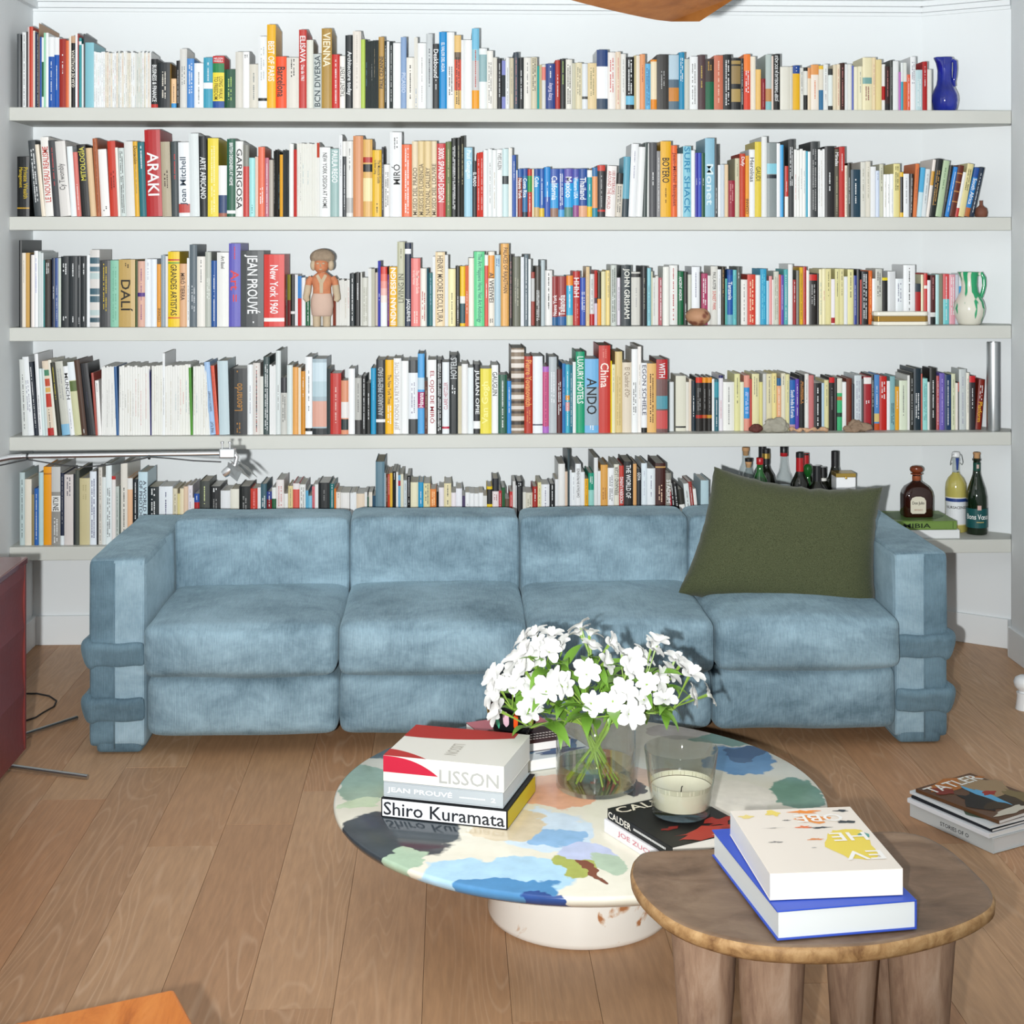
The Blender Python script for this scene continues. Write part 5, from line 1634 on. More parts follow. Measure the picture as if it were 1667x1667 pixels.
# ---------------- vase with white alstroemeria
pv = at_z(970, 1290, TZ); VC = Vector((pv.x, 3.79, TZ + 0.0006)); VC.x = at_y(970, 1290, 3.79).x
vase = empty('glass_vase', VC); tag(vase, 'clear cylindrical glass vase holding white flowers on the coffee table', 'vase')
mb = MB(); mb.lathe([(0, 0), (0.093, 0), (0.0985, 0.005), (0.099, 0.02), (0.098, 0.165), (0.0965, 0.167), (0.095, 0.165), (0.096, 0.02), (0.092, 0.010), (0, 0.008)], 64)
mb.build('glass_cylinder', glass_mat('vase_glass', (0.97, 0.975, 0.97)), vase, smooth=True, angle=60)
mb = MB(); mb.lathe([(0, 0.0085), (0.0915, 0.0105), (0.0955, 0.02), (0.0953, 0.062), (0, 0.062)], 48)
mb.build('water', glass_mat('cloudy_water', (0.93, 0.90, 0.74), 0.8, 1.33), vase, smooth=True, angle=50)
M_petal = mat('white_petal', hexc('d9d9d6'), 0.65, spec=0.25)
M_petal.node_tree.nodes['Principled BSDF'].inputs['Subsurface Weight'].default_value = 0.0
M_stem = mat('green_stem', hexc('7c9a3e'), 0.45, var=(20, .15))
M_leaf = mat('fresh_leaf', hexc('6c9638'), 0.35, var=(9, .35))
M_stamen = mat('yellow_green_throat', hexc('b8c070'), 0.6)
def blossom_data(seed):
    rr = random.Random(seed); m_ = MB()
    for k in range(6):
        a = k * math.pi / 3 + rr.uniform(-.12, .12); inner = k % 2
        Lp = 0.036 * rr.uniform(.9, 1.08); wid = 0.0098 if inner else 0.0145
        op = rr.uniform(0.75, 1.05) + (0 if inner else 0.12)
        V = []; Fc = []; N = 6
        for i in range(N + 1):
            q = i / N; th = 0.25 + op * q
            rad = Lp * (q * math.sin(0.25 + op * q * .8)); hh = Lp * q * math.cos(0.25 + op * q * .95)
            wd = wid * (math.sin(math.pi * min(1, q * .86 + .02)) ** 0.8) * (0.35 + .65 * q) + 0.0012
            if i == N: wd *= .62
            for s in (-1, 0, 1):
                cup = 0.0022 * abs(s); x = rad; y = s * wd
                V.append((x * math.cos(a) - y * math.sin(a), x * math.sin(a) + y * math.cos(a), hh + cup + rr.uniform(-.0008, .0008)))
        for i in range(N):
            for s in range(2): Fc.append((i * 3 + s, i * 3 + s + 1, i * 3 + s + 4, i * 3 + s + 3))
        m_.mesh(V, Fc)
    return m_
bl = []
for s in range(5):
    m_ = blossom_data(s); me = bpy.data.meshes.new('blossom'); me.from_pydata(m_.v, [], m_.f); me.materials.append(M_petal)
    me.polygons.foreach_set('use_smooth', [True] * len(me.polygons)); bl.append(me)
def leaf_data(L, W, curl, seed):
    rr = random.Random(seed); V = []; Fc = []; N = 8; tw = rr.uniform(-.5, .5)
    for i in range(N + 1):
        q = i / N; wd = W * math.sin(math.pi * (q ** .75)) ** .9 * .5 + 0.0006
        a = curl * q * q
        for s in (-1, 0, 1):
            y = s * wd; zz = abs(s) * wd * .35
            V.append((L * q * math.cos(a * .6), y * math.cos(tw * q) - zz * math.sin(tw * q), -L * .5 * a * q + zz * math.cos(tw * q) + y * math.sin(tw * q)))
    for i in range(N):
        for s in range(2): Fc.append((i * 3 + s, i * 3 + s + 1, i * 3 + s + 4, i * 3 + s + 3))
    return V, Fc
lf = []
for s in range(5):
    V, Fc = leaf_data([.10, .085, .115, .075, .095][s], [.032, .028, .034, .030, .026][s], [.5, .9, .7, .2, 1.1][s], s)
    me = bpy.data.meshes.new('leaf'); me.from_pydata(V, [], Fc); me.materials.append(M_leaf); me.polygons.foreach_set('use_smooth', [True] * len(me.polygons)); lf.append(me)
pts = [(700, 90), (770, 130), (550, 140), (450, 135), (380, 170), (590, 200), (460, 210), (480, 270), (340, 280), (220, 390), (300, 380), (380, 340), (430, 300), (570, 420), (440, 420), (450, 500),
       (330, 430), (210, 480), (240, 580), (420, 580), (780, 200), (900, 195), (960, 240), (750, 360), (870, 300), (1000, 340), (1090, 420), (1080, 270), (1150, 170), (1130, 215), (1250, 270), (1230, 360), (1340, 360),
       (780, 540), (890, 530), (960, 470), (1000, 600), (1190, 500), (1360, 490), (1450, 480), (1060, 510), (520, 460), (620, 440), (250, 440), (390, 240), (1010, 300), (1170, 400), (1290, 310), (540, 230), (700, 130)]
rf = random.Random(5); P3 = []
for cx, cy in pts:
    t = (cy - 90) / 500; e = max(0, 1 - ((cx - 790) / 700) ** 2)
    Y = VC.y + 0.05 - 0.19 * t * e + rf.uniform(-.03, .03)
    P3.append(at_y(740 + cx / 3.473, 990 + cy / 3.473, Y))
P3.sort(key=lambda p: math.atan2(p.y - (VC.y - .02), p.x - VC.x) + 0.0)
stems = []; left = P3[:]
while left:
    a = left.pop(0); left.sort(key=lambda p: (p - a).length); take = [a] + left[:2]; left = left[2:]; stems.append(take)
def aim(o, d, roll=0.0):
    o.rotation_mode = 'QUATERNION'; o.rotation_quaternion = d.to_track_quat('Z', 'Y') @ Matrix.Rotation(roll, 3, 'Z').to_quaternion()
for si, take in enumerate(stems):
    hd = sum(take, Vector()) / len(take)
    outw = Vector((hd.x - VC.x, hd.y - VC.y, 0)); od = outw.normalized() if outw.length > .01 else Vector((0, -1, 0))
    foot = VC + Vector((-od.x * .045 + rf.uniform(-.03, .03), -od.y * .045 + rf.uniform(-.02, .02), 0.014))
    mouth = VC + Vector((od.x * .035, od.y * .035, 0.155)); 
    join = hd - (od * .5 + Vector((0, 0, 1))) * 0.055
    root = empty('alstroemeria', (foot.x, foot.y, foot.z))
    tag(root, 'white alstroemeria stem with green leaves in the clear glass vase', 'flower', 'white flowers in the glass vase')
    def loc(p): return Vector(p) - foot
    path = [foot, foot.lerp(mouth, .5), mouth, mouth.lerp(join, .5) + Vector((0, 0, .012)), join]
    # smooth path
    sm = []
    for i in range(len(path) - 1):
        p0 = path[max(i - 1, 0)]; p1 = path[i]; p2 = path[i + 1]; p3 = path[min(i + 2, len(path) - 1)]
        for k in range(4):
            t = k / 4; sm.append(0.5 * ((2 * p1) + (p2 - p0) * t + (2 * p0 - 5 * p1 + 4 * p2 - p3) * t * t + (3 * p1 - p0 - 3 * p2 + p3) * t ** 3))
    sm.append(join)
    mb = MB(); mb.tube([loc(p) for p in sm], 0.0028, 6); stem = mb.build('stem', M_stem, root, smooth=True)
    for bi, p in enumerate(take):
        d = ((p - join).normalized() * .8 + od * .35 + Vector((rf.uniform(-.5, .5), -0.38, rf.uniform(-.2, .45)))).normalized()
        mb = MB(); mb.tube([loc(join), loc(join.lerp(p - d * .02, .6)), loc(p - d * .012)], [.0018, .0018, .0042], 5); stalk = mb.build('flower_stalk', M_stem, root, smooth=True)
        b_ = bpy.data.objects.new('blossom', bl[(si + bi) % 5]); col.objects.link(b_); b_.parent = stalk; b_.location = loc(p - d * .018); s = rf.uniform(1.02, 1.3); b_.scale = (s, s, s); aim(b_, d, rf.uniform(0, 6))
    for k in range(7):
        q = [.99, .97, .95, .9, .85, .8, .7][k]; base = sm[int(q * (len(sm) - 1))]
        if base.z < VC.z + .165: base = join
        a = rf.uniform(0, 6.28); d = Vector((math.cos(a), math.sin(a) - .35, rf.uniform(-.25, 1.0))).normalized()
        L_ = bpy.data.objects.new('leaf', lf[(si * 2 + k) % 5]); col.objects.link(L_); L_.parent = stem; L_.location = loc(base); s = rf.uniform(.75, 1.15); L_.scale = (s, s, s)
        L_.rotation_mode = 'QUATERNION'; L_.rotation_quaternion = d.to_track_quat('X', 'Z')

# ================================================================== carved stool
ZS = 0.42
def old_wood(name, base, dark, light, sc_=(6, 6, 6), rough=0.5):
    m = mat(name, hexc(base), rough, spec=0.3)
    nt = m.node_tree; b = nt.nodes['Principled BSDF']; L = nt.links.new
    tc = nt.nodes.new('ShaderNodeTexCoord'); mp = nt.nodes.new('ShaderNodeMapping'); mp.inputs['Scale'].default_value = sc_; L(tc.outputs['Object'], mp.inputs['Vector'])
    n = nt.nodes.new('ShaderNodeTexNoise'); n.inputs['Scale'].default_value = 1; n.inputs['Detail'].default_value = 8; n.inputs['Roughness'].default_value = .65; n.inputs['Distortion'].default_value = .5; L(mp.outputs[0], n.inputs['Vector'])
    rp = nt.nodes.new('ShaderNodeValToRGB'); e = rp.color_ramp.elements; e[0].position = .3; e[0].color = (*hexc(dark), 1); e[1].position = .75; e[1].color = (*hexc(light), 1)
    x = e.new(.5); x.color = (*hexc(base), 1)
    L(n.outputs['Fac'], rp.inputs[0]); L(rp.outputs[0], b.inputs['Base Color'])
    bp = nt.nodes.new('ShaderNodeBump'); bp.inputs['Strength'].default_value = .25; bp.inputs['Distance'].default_value = .003; L(n.outputs['Fac'], bp.inputs['Height']); L(bp.outputs[0], b.inputs['Normal'])
    return m
out_px = [(1027, 1428), (1028, 1408), (1035, 1394), (1052, 1386), (1105, 1384), (1160, 1381), (1230, 1374), (1310, 1365), (1390, 1357), (1455, 1353), (1508, 1361), (1555, 1388), (1594, 1424), (1614, 1446),
          (1621, 1464), (1612, 1482), (1575, 1502), (1515, 1522), (1440, 1537), (1360, 1544), (1280, 1544), (1200, 1535), (1130, 1516), (1080, 1491), (1044, 1458)]
ol = [at_z(px, py, ZS) for px, py in out_px]
def smooth_loop(P, k=3):
    r_ = []
    for i in range(len(P)):
        p0, p1, p2, p3 = P[i - 1], P[i], P[(i + 1) % len(P)], P[(i + 2) % len(P)]
        for j in range(k):
            t = j / k; r_.append(0.5 * ((2 * p1) + (p2 - p0) * t + (2 * p0 - 5 * p1 + 4 * p2 - p3) * t * t + (3 * p1 - p0 - 3 * p2 + p3) * t ** 3))
    return r_
ol = smooth_loop(ol); sc_c = sum(ol, Vector()) / len(ol)
ol = [Vector((p.x - sc_c.x, p.y - sc_c.y, 0)) for p in ol]
ol = ol[::-1]   # counter-clockwise
area = sum(ol[i].x * ol[(i + 1) % len(ol)].y - ol[(i + 1) % len(ol)].x * ol[i].y for i in range(len(ol)))
if area < 0: ol = ol[::-1]
stool = empty('carved_stool', (sc_c.x, sc_c.y, 0)); tag(stool, 'weathered brown carved wooden stool with thick tapered legs beside the coffee table', 'stool')
mb = MB(); n = len(ol); V = []; Fc = []
rings = [(0.0, .93), (0.002, .96), (0.0, .985), (-.006, 1.0), (-.022, .996), (-.03, .97), (-.034, .90)]
for dz, s in rings:
    for p in ol: V.append((p.x * s, p.y * s, ZS + dz + 0.0015 * noise.noise(Vector((p.x * 9, p.y * 9, dz * 40)))))
for k in range(len(rings) - 1):
    for i in range(n): j = (i + 1) % n; Fc.append((k * n + j, k * n + i, (k + 1) * n + i, (k + 1) * n + j))
Fc.append(tuple(range(n))); Fc.append(tuple(reversed(range((len(rings) - 1) * n, len(rings) * n))))
mb.mesh(V, Fc); mb.m = [1 if 2 * n <= i < 5 * n else 0 for i in range(len(mb.f))]
mb.build('seat', [old_wood('stool_top_wood', '77604d', '5a4636', '917a64', (7, 11, 9), .42), old_wood('worn_stool_rim', 'a07c52', '6e4c2e', 'c4a274', (30, 30, 30), .6)], stool, smooth=True, angle=60)
M_legw = old_wood('stool_leg_wood', '9c806a', '74594a', 'b8a08c', (26, 26, 5), .65)
for i, (px, d, r0) in enumerate([(1147, 2.80, .060), (1256, 2.735, .061), (1498, 2.755, .060), (1386, 2.96, .056), (1240, 3.04, .055), (1450, 3.06, .055)]):
    X = at_y(px, 1500, d).x - sc_c.x; Yl = d - sc_c.y
    mb = MB(); prof = [(0.0, 0), (r0 * .60, 0), (r0 * .63, .012), (r0 * .75, .14), (r0 * .92, .28), (r0, ZS - .05), (r0 * 1.04, ZS - .0335), (0, ZS - .0335)]
    mb.lathe(prof, 20)
    mb.v = [(x * (1 + .05 * noise.noise(Vector((x * 20, y * 20, z * 6 + i)))), y * (1 + .05 * noise.noise(Vector((x * 20, y * 20, z * 6 + i)))), z) for x, y, z in mb.v]
    mb.build('leg', M_legw, stool, (X, Yl, 0), smooth=True, angle=60)
# books on the stool
GS = 'books on the carved stool'
zz = ZS + 0.003
FL = at_z(1265, 1532, zz); FR = at_z(1493, 1513, zz); BL_ = at_z(1158, 1389, zz)
ux = Vector((FR.x - FL.x, FR.y - FL.y, 0)); dr = ux.normalized(); pr = Vector((-dr.y, dr.x, 0))
lying_book('blue_art_book', (FL.x, FL.y), ux, pr * 0.375, 0.052, zz, '3f5fc4', 'e8ecec', label='large blue hardback with white page edges, lower one on the carved stool', group=GS, spine_side='right')
zz += 0.0535
FL2 = at_z(1253, 1466, zz); FR2 = at_z(1470, 1457, zz); ux2 = Vector((FR2.x - FL2.x, FR2.y - FL2.y, 0)); d2 = ux2.normalized(); p2 = Vector((-d2.y, d2.x, 0))
def deco_stool(ink, W, D, th):
    zt = th + E
    L3 = lambda s, x, y, wd, hg, c='f4f2ee': put_text(ink, s, (x * W, y * D, zt + .0012), (-wd * W, 0, 0), (0, -hg * D, 0), hexc(c))
    for i, (x, y, a, b2, c, kk) in enumerate([(.76, .36, .20, .25, 'ead667', .22), (.80, .56, .14, .07, 'ead667', .3), (.62, .80, .14, .07, 'eba35e', .4), (.60, .93, .12, .03, 'ee9a4a', .5), (.90, .93, .06, .02, '4a5258', .5),
                                          (.86, .74, .08, .025, '4a5258', .5), (.92, .52, .05, .04, '6fa8a0', .4), (.50, .68, .06, .02, 'e8875a', .5), (.62, .66, .08, .015, '555a60', .6), (.52, .48, .06, .015, 'e89a5e', .5),
                                          (.33, .93, .06, .05, 'ecd87a', .5), (.10, .88, .06, .03, 'ead890', .4), (.25, .68, .07, .004, 'a8a4a0', .8), (.20, .46, .04, .012, '8a8a8a', .9), (.40, .80, .03, .008, '5a5e64', .5), (.46, .35, .02, .006, 'aaa', .5)]):
        blob(ink, W * x, D * y, W * a * .9, D * b2 * .9, zt + i * .00003, c, i + 20, k=kk)
    L3('OBE', .86, .87, .38, .12); L3('HE', .93, .56, .28, .13); L3('EV', .94, .27, .30, .13)
lying_book('painted_cover_book', (FL2.x, FL2.y), ux2, p2 * 0.30, 0.047, zz, 'ece4da', 'f2f2f2', label='thick white book with orange and yellow painted cover, upper one on the stool', group=GS, spine_side='right', deco=deco_stool, soft=True)

# ================================================================== magazines on the floor at right
GF = 'magazines stacked on the floor at right'
NC = at_z(1617, 1391, 0.0); LC = at_z(1481, 1329, 0.0)
v = Vector((LC.x - NC.x, LC.y - NC.y, 0)); vl = v.length; v.normalize(); w_ = Vector((v.y, -v.x, 0))
def deco_stories(ink, W, D, th): put_text(ink, 'STORIES OF O', (-E, D * .62, th * .32), (0, -D * .34, 0), (0, 0, th * .26), hexc('3a3c40'))
lying_book('grey_boxed_book', (NC.x, NC.y), w_ * 0.25, v * vl, 0.042, 0.0008, 'c9cdcd', 'd8dada', label='pale grey boxed book at the bottom of the floor stack beside the sofa', group=GF, spine_side='left', deco=deco_stories)
def deco_cover(cols, txt=None):
    def f(ink, W, D, th):
        zt = th + E
        for i, (x, y, a, b2, c) in enumerate(cols): blob(ink, W * x, D * y, W * a, D * b2, zt + i * .00008, c, i + 3, k=.3)
        if txt: put_text(ink, txt, (W * .04, D * .80, zt + .001), (W * .92, 0, 0), (0, D * .15, 0), hexc('f0efea'))
    return f
zz = 0.0435
for i, (off, sl, rot, cov, th, lab, dec) in enumerate([
    ((-.012, .0), .98, 0, 'e4e6ea', .012, 'white softcover directly above the grey boxed book on the floor', None),
    ((.002, .002), .95, .02, '23272e', .007, 'dark thin magazine in the middle of the floor stack', None),
    ((.0, .006), .97, .0, 'd8dcde', .008, 'pale magazine with green photo cover, second from top of the floor stack', deco_cover([(.3, .7, .25, .15, '7a8a72'), (.5, .4, .3, .2, 'a8b0a8'), (.2, .3, .15, .2, '5a6a5a')], None)),
    ((.026, .0), .93, .075, '6a4a30', .010, 'colour fashion magazine on top of the floor stack with figure in blue', deco_cover([(.5, .88, .45, .12, 'b8783a'), (.75, .65, .25, .3, 'a89070'), (.35, .4, .25, .25, '2c2420'), (.6, .25, .35, .15, '4a3a24'), (.85, .3, .12, .2, '8a7a54'), (.52, .5, .07, .26, '6ab0d8'), (.62, .52, .10, .05, 'a83a2c'), (.4, .1, .3, .06, 'd0cabc'), (.2, .8, .12, .1, '8a3a2a')], 'TATLER'))]):
    c_, s_ = math.cos(rot), math.sin(rot); vv = Vector((v.x * c_ - v.y * s_, v.x * s_ + v.y * c_, 0)); ww = Vector((vv.y, -vv.x, 0))
    p = NC + w_ * off[0] + v * (off[1] + .004)
    lying_book('magazine', (p.x, p.y), ww * 0.232, vv * vl * sl, th, zz, cov, 'e6e6e4', label=lab, group=GF, cat='magazine', spine_side='left', deco=dec, soft=True); zz += th + .0012

# ================================================================== red cabinet at left
cab = empty('red_cabinet', (-1.44, 4.1, 0)); tag(cab, 'dark red lacquered cabinet with rippled drawer fronts at the left edge', 'cabinet')
M_red = mat('red_lacquer_grain', hexc('6e2a27'), .38, var=(14, .22), bump=(30, .2)); M_red.node_tree.nodes['Noise Texture'].inputs['Scale'].default_value = 9
M_red2 = mat('red_lacquer_top', hexc('6a2c2a'), .18, coat=.4)
M_red3 = mat('red_lacquer_plinth', hexc('6e1512'), .35)
XF = at_y(40, 1000, 4.62).x
def cpart(m_, name, material, **k):
    o = m_.build(name, material, cab, **k); o.matrix_parent_inverse = Matrix.Translation(-cab.location); return o
mb = MB(); mb.box(XL + .012, XF - .03, 3.2, 4.615, .125, .675); cpart(mb, 'carcass', M_red)
mb = MB(); mb.box(XL + .012, XF + .004, 3.18, 4.640, .6755, .695); cpart(mb, 'cabinet_top', M_red2, bevel=.003)
mb = MB(); mb.box(XL + .04, XF - .12, 3.25, 4.55, 0, .1248); cpart(mb, 'plinth', M_red3)
mb = MB(); mb.box(XL + .012, XF + .001, 4.6205, 4.634, .125, .675); cpart(mb, 'side_panel', M_red)
zs = [.125, .30, .49, .64, .675]
for k, (za, zb_) in enumerate(zip(zs, zs[1:])):
    mb = MB(); prof = []
    for i in range(9):
        q = i / 8; bul = -.005 * math.sin(math.pi * q) ** .8 if k < 3 else 0
        prof.append((XF + bul * (1 if k < 3 else 0), za + (zb_ - za) * q))
    for (xa, z0), (xb, z1) in zip(prof, prof[1:]):
        mb.poly([(xa, 3.2, z0), (xa, 4.62, z0), (xb, 4.62, z1), (xb, 3.2, z1)])
        mb.poly([(XF - .0295, 4.62, z0), (XF - .0295, 4.62, z1), (xb, 4.62, z1), (xa, 4.62, z0)])
    mb.poly([(XF - .0295, 3.2, za), (XF - .0295, 4.62, za), (prof[0][0], 4.62, za), (prof[0][0], 3.2, za)])
    cpart(mb, 'drawer_front', M_red, smooth=True, angle=40)

# ================================================================== floor lamp
lamp = empty('floor_lamp', (-1.56, 4.87, 0)); tag(lamp, 'chrome floor lamp with long horizontal arm, barn-door head and three rod feet', 'lamp')
def lpart(m_, name, material, **k):
    o = m_.build(name, material, lamp, **k); o.matrix_parent_inverse = Matrix.Translation(-lamp.location); return o
ZA = at_y(200, 742, 4.87).z
XE = at_y(368, 742, 4.87).x
path = [(-1.56, 4.87, .02), (-1.56, 4.87, ZA - .17)] + [(-1.56 + .22 * (1 - math.cos(a)), 4.87, ZA - .17 + .17 * math.sin(a)) for a in [math.pi / 2 * i / 10 for i in range(1, 11)]]
mb = MB(); mb.tube(path, .0085, 12); lpart(mb, 'pole', M_chrome, smooth=True)
mb = MB(); mb.tube([(-1.34, 4.87, ZA), (XE, 4.87, ZA + .006)], .0075, 12); lpart(mb, 'arm', M_chrome, smooth=True)
cable = [(-1.42, 4.868, ZA - .03)] + [at_y(px, py, 4.862) for px, py in [(45, 748), (75, 753), (105, 758), (140, 760), (175, 757), (210, 752), (243, 744), (275, 746), (315, 750), (360, 752)]]
mb = MB(); mb.tube(cable, .0022, 6); lpart(mb, 'power_cord', M_black, smooth=True)
for px in (45, 243):
    q = at_y(px, 743, 4.87); mb = MB(); mb.lathe([(.0078, -.003), (.0098, -.003), (.0098, .003), (.0078, .003)], 12, M=Matrix.Translation((q.x, 4.87, q.z)) @ Matrix.Rotation(R(90), 4, 'Y'), close=False); lpart(mb, 'cord_clip', M_black)
for px, py in ((125, 1168.5), (143, 1265)):
    q = at_z(px, py, .008); mb = MB(); d = (Vector((q.x, q.y, .008)) - Vector((-1.56, 4.87, .02))); mb.tube([(-1.56, 4.87, .02), Vector((-1.56, 4.87, .02)) + d], .0075, 10); lpart(mb, 'foot_rod', M_steel, smooth=True)
mb = MB(); mb.tube([(-1.56, 4.87, .02), (-1.655, 4.80, .008)], .0075, 10); lpart(mb, 'foot_rod', M_steel, smooth=True)
# head: bracket, two thumbscrews, joint and hinged flaps
hx = XE; hz = ZA + .004
mb = MB(); mb.box(hx - .02, hx + .03, 4.855, 4.885, hz - .012, hz + .018); brk = lpart(mb, 'bracket', M_steel, bevel=.004)
for dx in (-.012, .012):
    mb = MB(); mb.lathe([(.0028, 0), (.0028, .014), (.0055, .015), (.0055, .021), (0, .022)], 10, M=Matrix.Translation((hx + dx, 4.87, hz + .018))); mb.build('thumbscrew', M_steel, brk, smooth=True)
mb = MB(); mb.tube([(hx + .022, 4.87, hz + .01), (hx + .034, 4.87, hz - .01), (hx + .026, 4.87, hz - .045)], .0075, 10); lpart(mb, 'elbow', M_chrome, smooth=True)
mb = MB(); mb.lathe([(0, -.022), (.012, -.022), (.014, -.014), (.014, .014), (.012, .022), (0, .022)], 16, M=Matrix.Translation((hx + .01, 4.865, hz - .05)) @ Matrix.Rotation(R(50), 4, 'Y')); lpart(mb, 'lamp_socket', M_chrome, smooth=True)
M_flap = mat('satin_grey_metal', hexc('9aa1a3'), .4, metal=.6)
def flap(c4, name='barn_door'):
    m_ = MB(); P = [at_y(px, py, Y) for px, py, Y in c4]; nn = (P[1] - P[0]).cross(P[3] - P[0]).normalized() * .0012
    Q = [p + nn for p in P]; m_.poly(P[::-1]); m_.poly(Q)
    for i in range(4): j = (i + 1) % 4; m_.poly([P[i], P[j], Q[j], Q[i]])
    lpart(m_, name, M_flap)
flap([(371, 752, 4.85), (394, 767, 4.83), (386, 784, 4.84), (369, 770, 4.86)])
flap([(375, 749, 4.90), (394, 762, 4.90), (407, 779, 4.87), (391, 768, 4.86)])
flap([(384, 748, 4.93), (404, 760, 4.95), (419, 777, 4.95), (402, 764, 4.93)])
# separate black cord lying on the floor
mb = MB(); pts_ = [at_z(px, py, .004) for px, py in [(20, 1131), (42, 1129), (60, 1129), (80, 1133), (92, 1141), (88, 1150), (70, 1160), (58, 1168), (42, 1173), (20, 1178)]]
mb.tube(pts_, .0032, 6); lpart(mb, 'floor_cord', M_black, smooth=True)

# ================================================================== orange wooden bench corner, bottom left
bz = .40; c0 = at_z(284, 1608, bz); c1 = at_z(60, 1656, bz)
e1 = (c1 - c0).normalized(); e2 = Vector((e1.y, -e1.x, 0)) 
if e2.y > 0: e2 = -e2
bench = empty('wooden_bench', (c0.x, c0.y, 0)); tag(bench, 'orange varnished wooden bench, only its corner showing at bottom left', 'bench')
M_orange = old_wood('orange_varnished_wood', 'c2702c', '9a4f18', 'd98c44', (22, 5, 5), .35)
P0 = Vector((0, 0, 0)); a1 = e1 * .9; a2 = e2 * .42
mb = MB(); mb.prism([(p.x, p.y) for p in ([P0, a1, a1 + a2, a2] if (a1.x * a2.y - a1.y * a2.x) > 0 else [P0, a2, a1 + a2, a1])], bz - .045, bz); mb.build('bench_top', M_orange, bench, bevel=.008, seg=3)
for f1, f2 in ((.06, .1), (.94, .1), (.06, .9), (.94, .9)):
    p = a1 * f1 + a2 * f2; mb = MB(); mb.lathe([(0, 0), (.018, 0), (.026, bz - .0452), (0, bz - .0452)], 14); mb.build('leg', M_orange, bench, (p.x, p.y, 0), smooth=True)

# dark green upholstered stool at the bottom right corner
g0 = at_z(1662, 1636, .40); gs = empty('green_ottoman', (g0.x + .17, g0.y - .19, 0)); tag(gs, 'dark green upholstered ottoman, only a sliver showing at bottom right corner', 'ottoman')
cushion(-.19, .19, -.19, .19, .16, .40, .03, 8, (0, 0, .01), .001).build('padded_seat', mat('dark_green_cloth', hexc('24423c'), .85), gs, smooth=True, angle=180); gs.rotation_euler = (0, 0, R(-20))
for sx in (-.15, .15):
    for sy in (-.15, .15): mb = MB(); mb.lathe([(0, 0), (.012, 0), (.018, .163), (0, .163)], 10); mb.build('leg', M_black, gs, (sx, sy, 0), smooth=True)

# white object at the right edge
p = at_z(1669, 1154, 0); o_ = empty('white_figurine', (p.x, p.y, 0)); tag(o_, 'small white glazed ornament on the floor, half cut off at the right edge', 'ornament')
mb = MB(); mb.lathe([(0, 0), (.034, 0), (.032, .012), (.028, .045), (.030, .058), (.0, .058)], 24); mb.build('foot', M_white, o_, smooth=True)
mb = MB(); mb.lathe([(.024, .0585), (.022, .064), (.036, .078), (.040, .094), (.034, .108), (.02, .116), (0, .118)], 24); mb.build('rounded_top', M_white, o_, smooth=True)

# ================================================================== ceiling fan
fz = 2.25; tipA = at_z(1125, 30, fz); tipB = at_z(1163, 8, fz)
fan = empty('ceiling_fan', (.12, 3.42, CEIL)); tag(fan, 'wooden ceiling fan, only one curved blade tip showing at the top edge', 'fan')
fc = Vector((.12, 3.42, 0)); M_fan = old_wood('fan_blade_wood', 'a8672e', '8a4f1e', 'bf7d3e', (9, 9, 2), .4); M_fanw = mat('pale_wood_edge', hexc('d8c8a4'), .5)
mb = MB(); mb.lathe([(0, -.40), (.07, -.40), (.09, -.38), (.09, -.34), (.05, -.30), (.014, -.29), (.014, -.03), (.055, -.022), (.06, -.0005), (0, -.0005)], 28); mb.build('motor_hub', M_white, fan, smooth=True)
tm = (tipA + tipB) / 2; ang0 = math.atan2(tm.y - fc.y, tm.x - fc.x); Lb = math.hypot(tm.x - fc.x, tm.y - fc.y)
for k in range(3):
    half = []
    for i in range(19):
        q = i / 18; wl = .055 + .065 * math.sin(min(1, q * 1.15) * math.pi * .55) ; wr = .06 + .10 * q
        if q > .86: f_ = math.sqrt(max(0, 1 - ((q - .86) / .14) ** 2)); wl *= .35 + .65 * f_; wr *= .55 + .45 * f_
        half.append((.07 + (Lb + .055 - .07) * q, wl, wr))
    mb = MB(); V = []; Fc = []; N = len(half)
    for x, wl, wr in half:
        V += [(x, wl, -.028), (x, -wr, .034), (x, wl, -.020), (x, -wr, .042)]
    for i in range(N - 1):
        a, b2 = i * 4, (i + 1) * 4
        Fc += [(a, a + 1, b2 + 1, b2), (a + 2, b2 + 2, b2 + 3, a + 3), (a, b2, b2 + 2, a + 2), (a + 1, a + 3, b2 + 3, b2 + 1)]
    Fc += [(0, 2, 3, 1), (4 * N - 4, 4 * N - 3, 4 * N - 1, 4 * N - 2)]
    mb.mesh(V, Fc); o = mb.build('blade', M_fan, fan, (0, 0, fz + .012 - CEIL), smooth=True, angle=30); o.rotation_euler = (0, 0, ang0 + k * 2 * math.pi / 3)

# ================================================================== ornaments on the shelves
def prof_px(cx, pts, Y, z0):
    """profile from (half width px, y px) pairs: radius and height at depth Y"""
    r_ = []
    for hw, py in pts:
        p = at_y(cx, py, Y); k = at_y(cx + hw, py, Y).x - p.x; r_.append((max(k, 0), max(p.z - z0, 0)))
    return r_
def handle(m_, pts, rad, M=None, flat=1.0):
    m_.tube(pts, rad, 10)
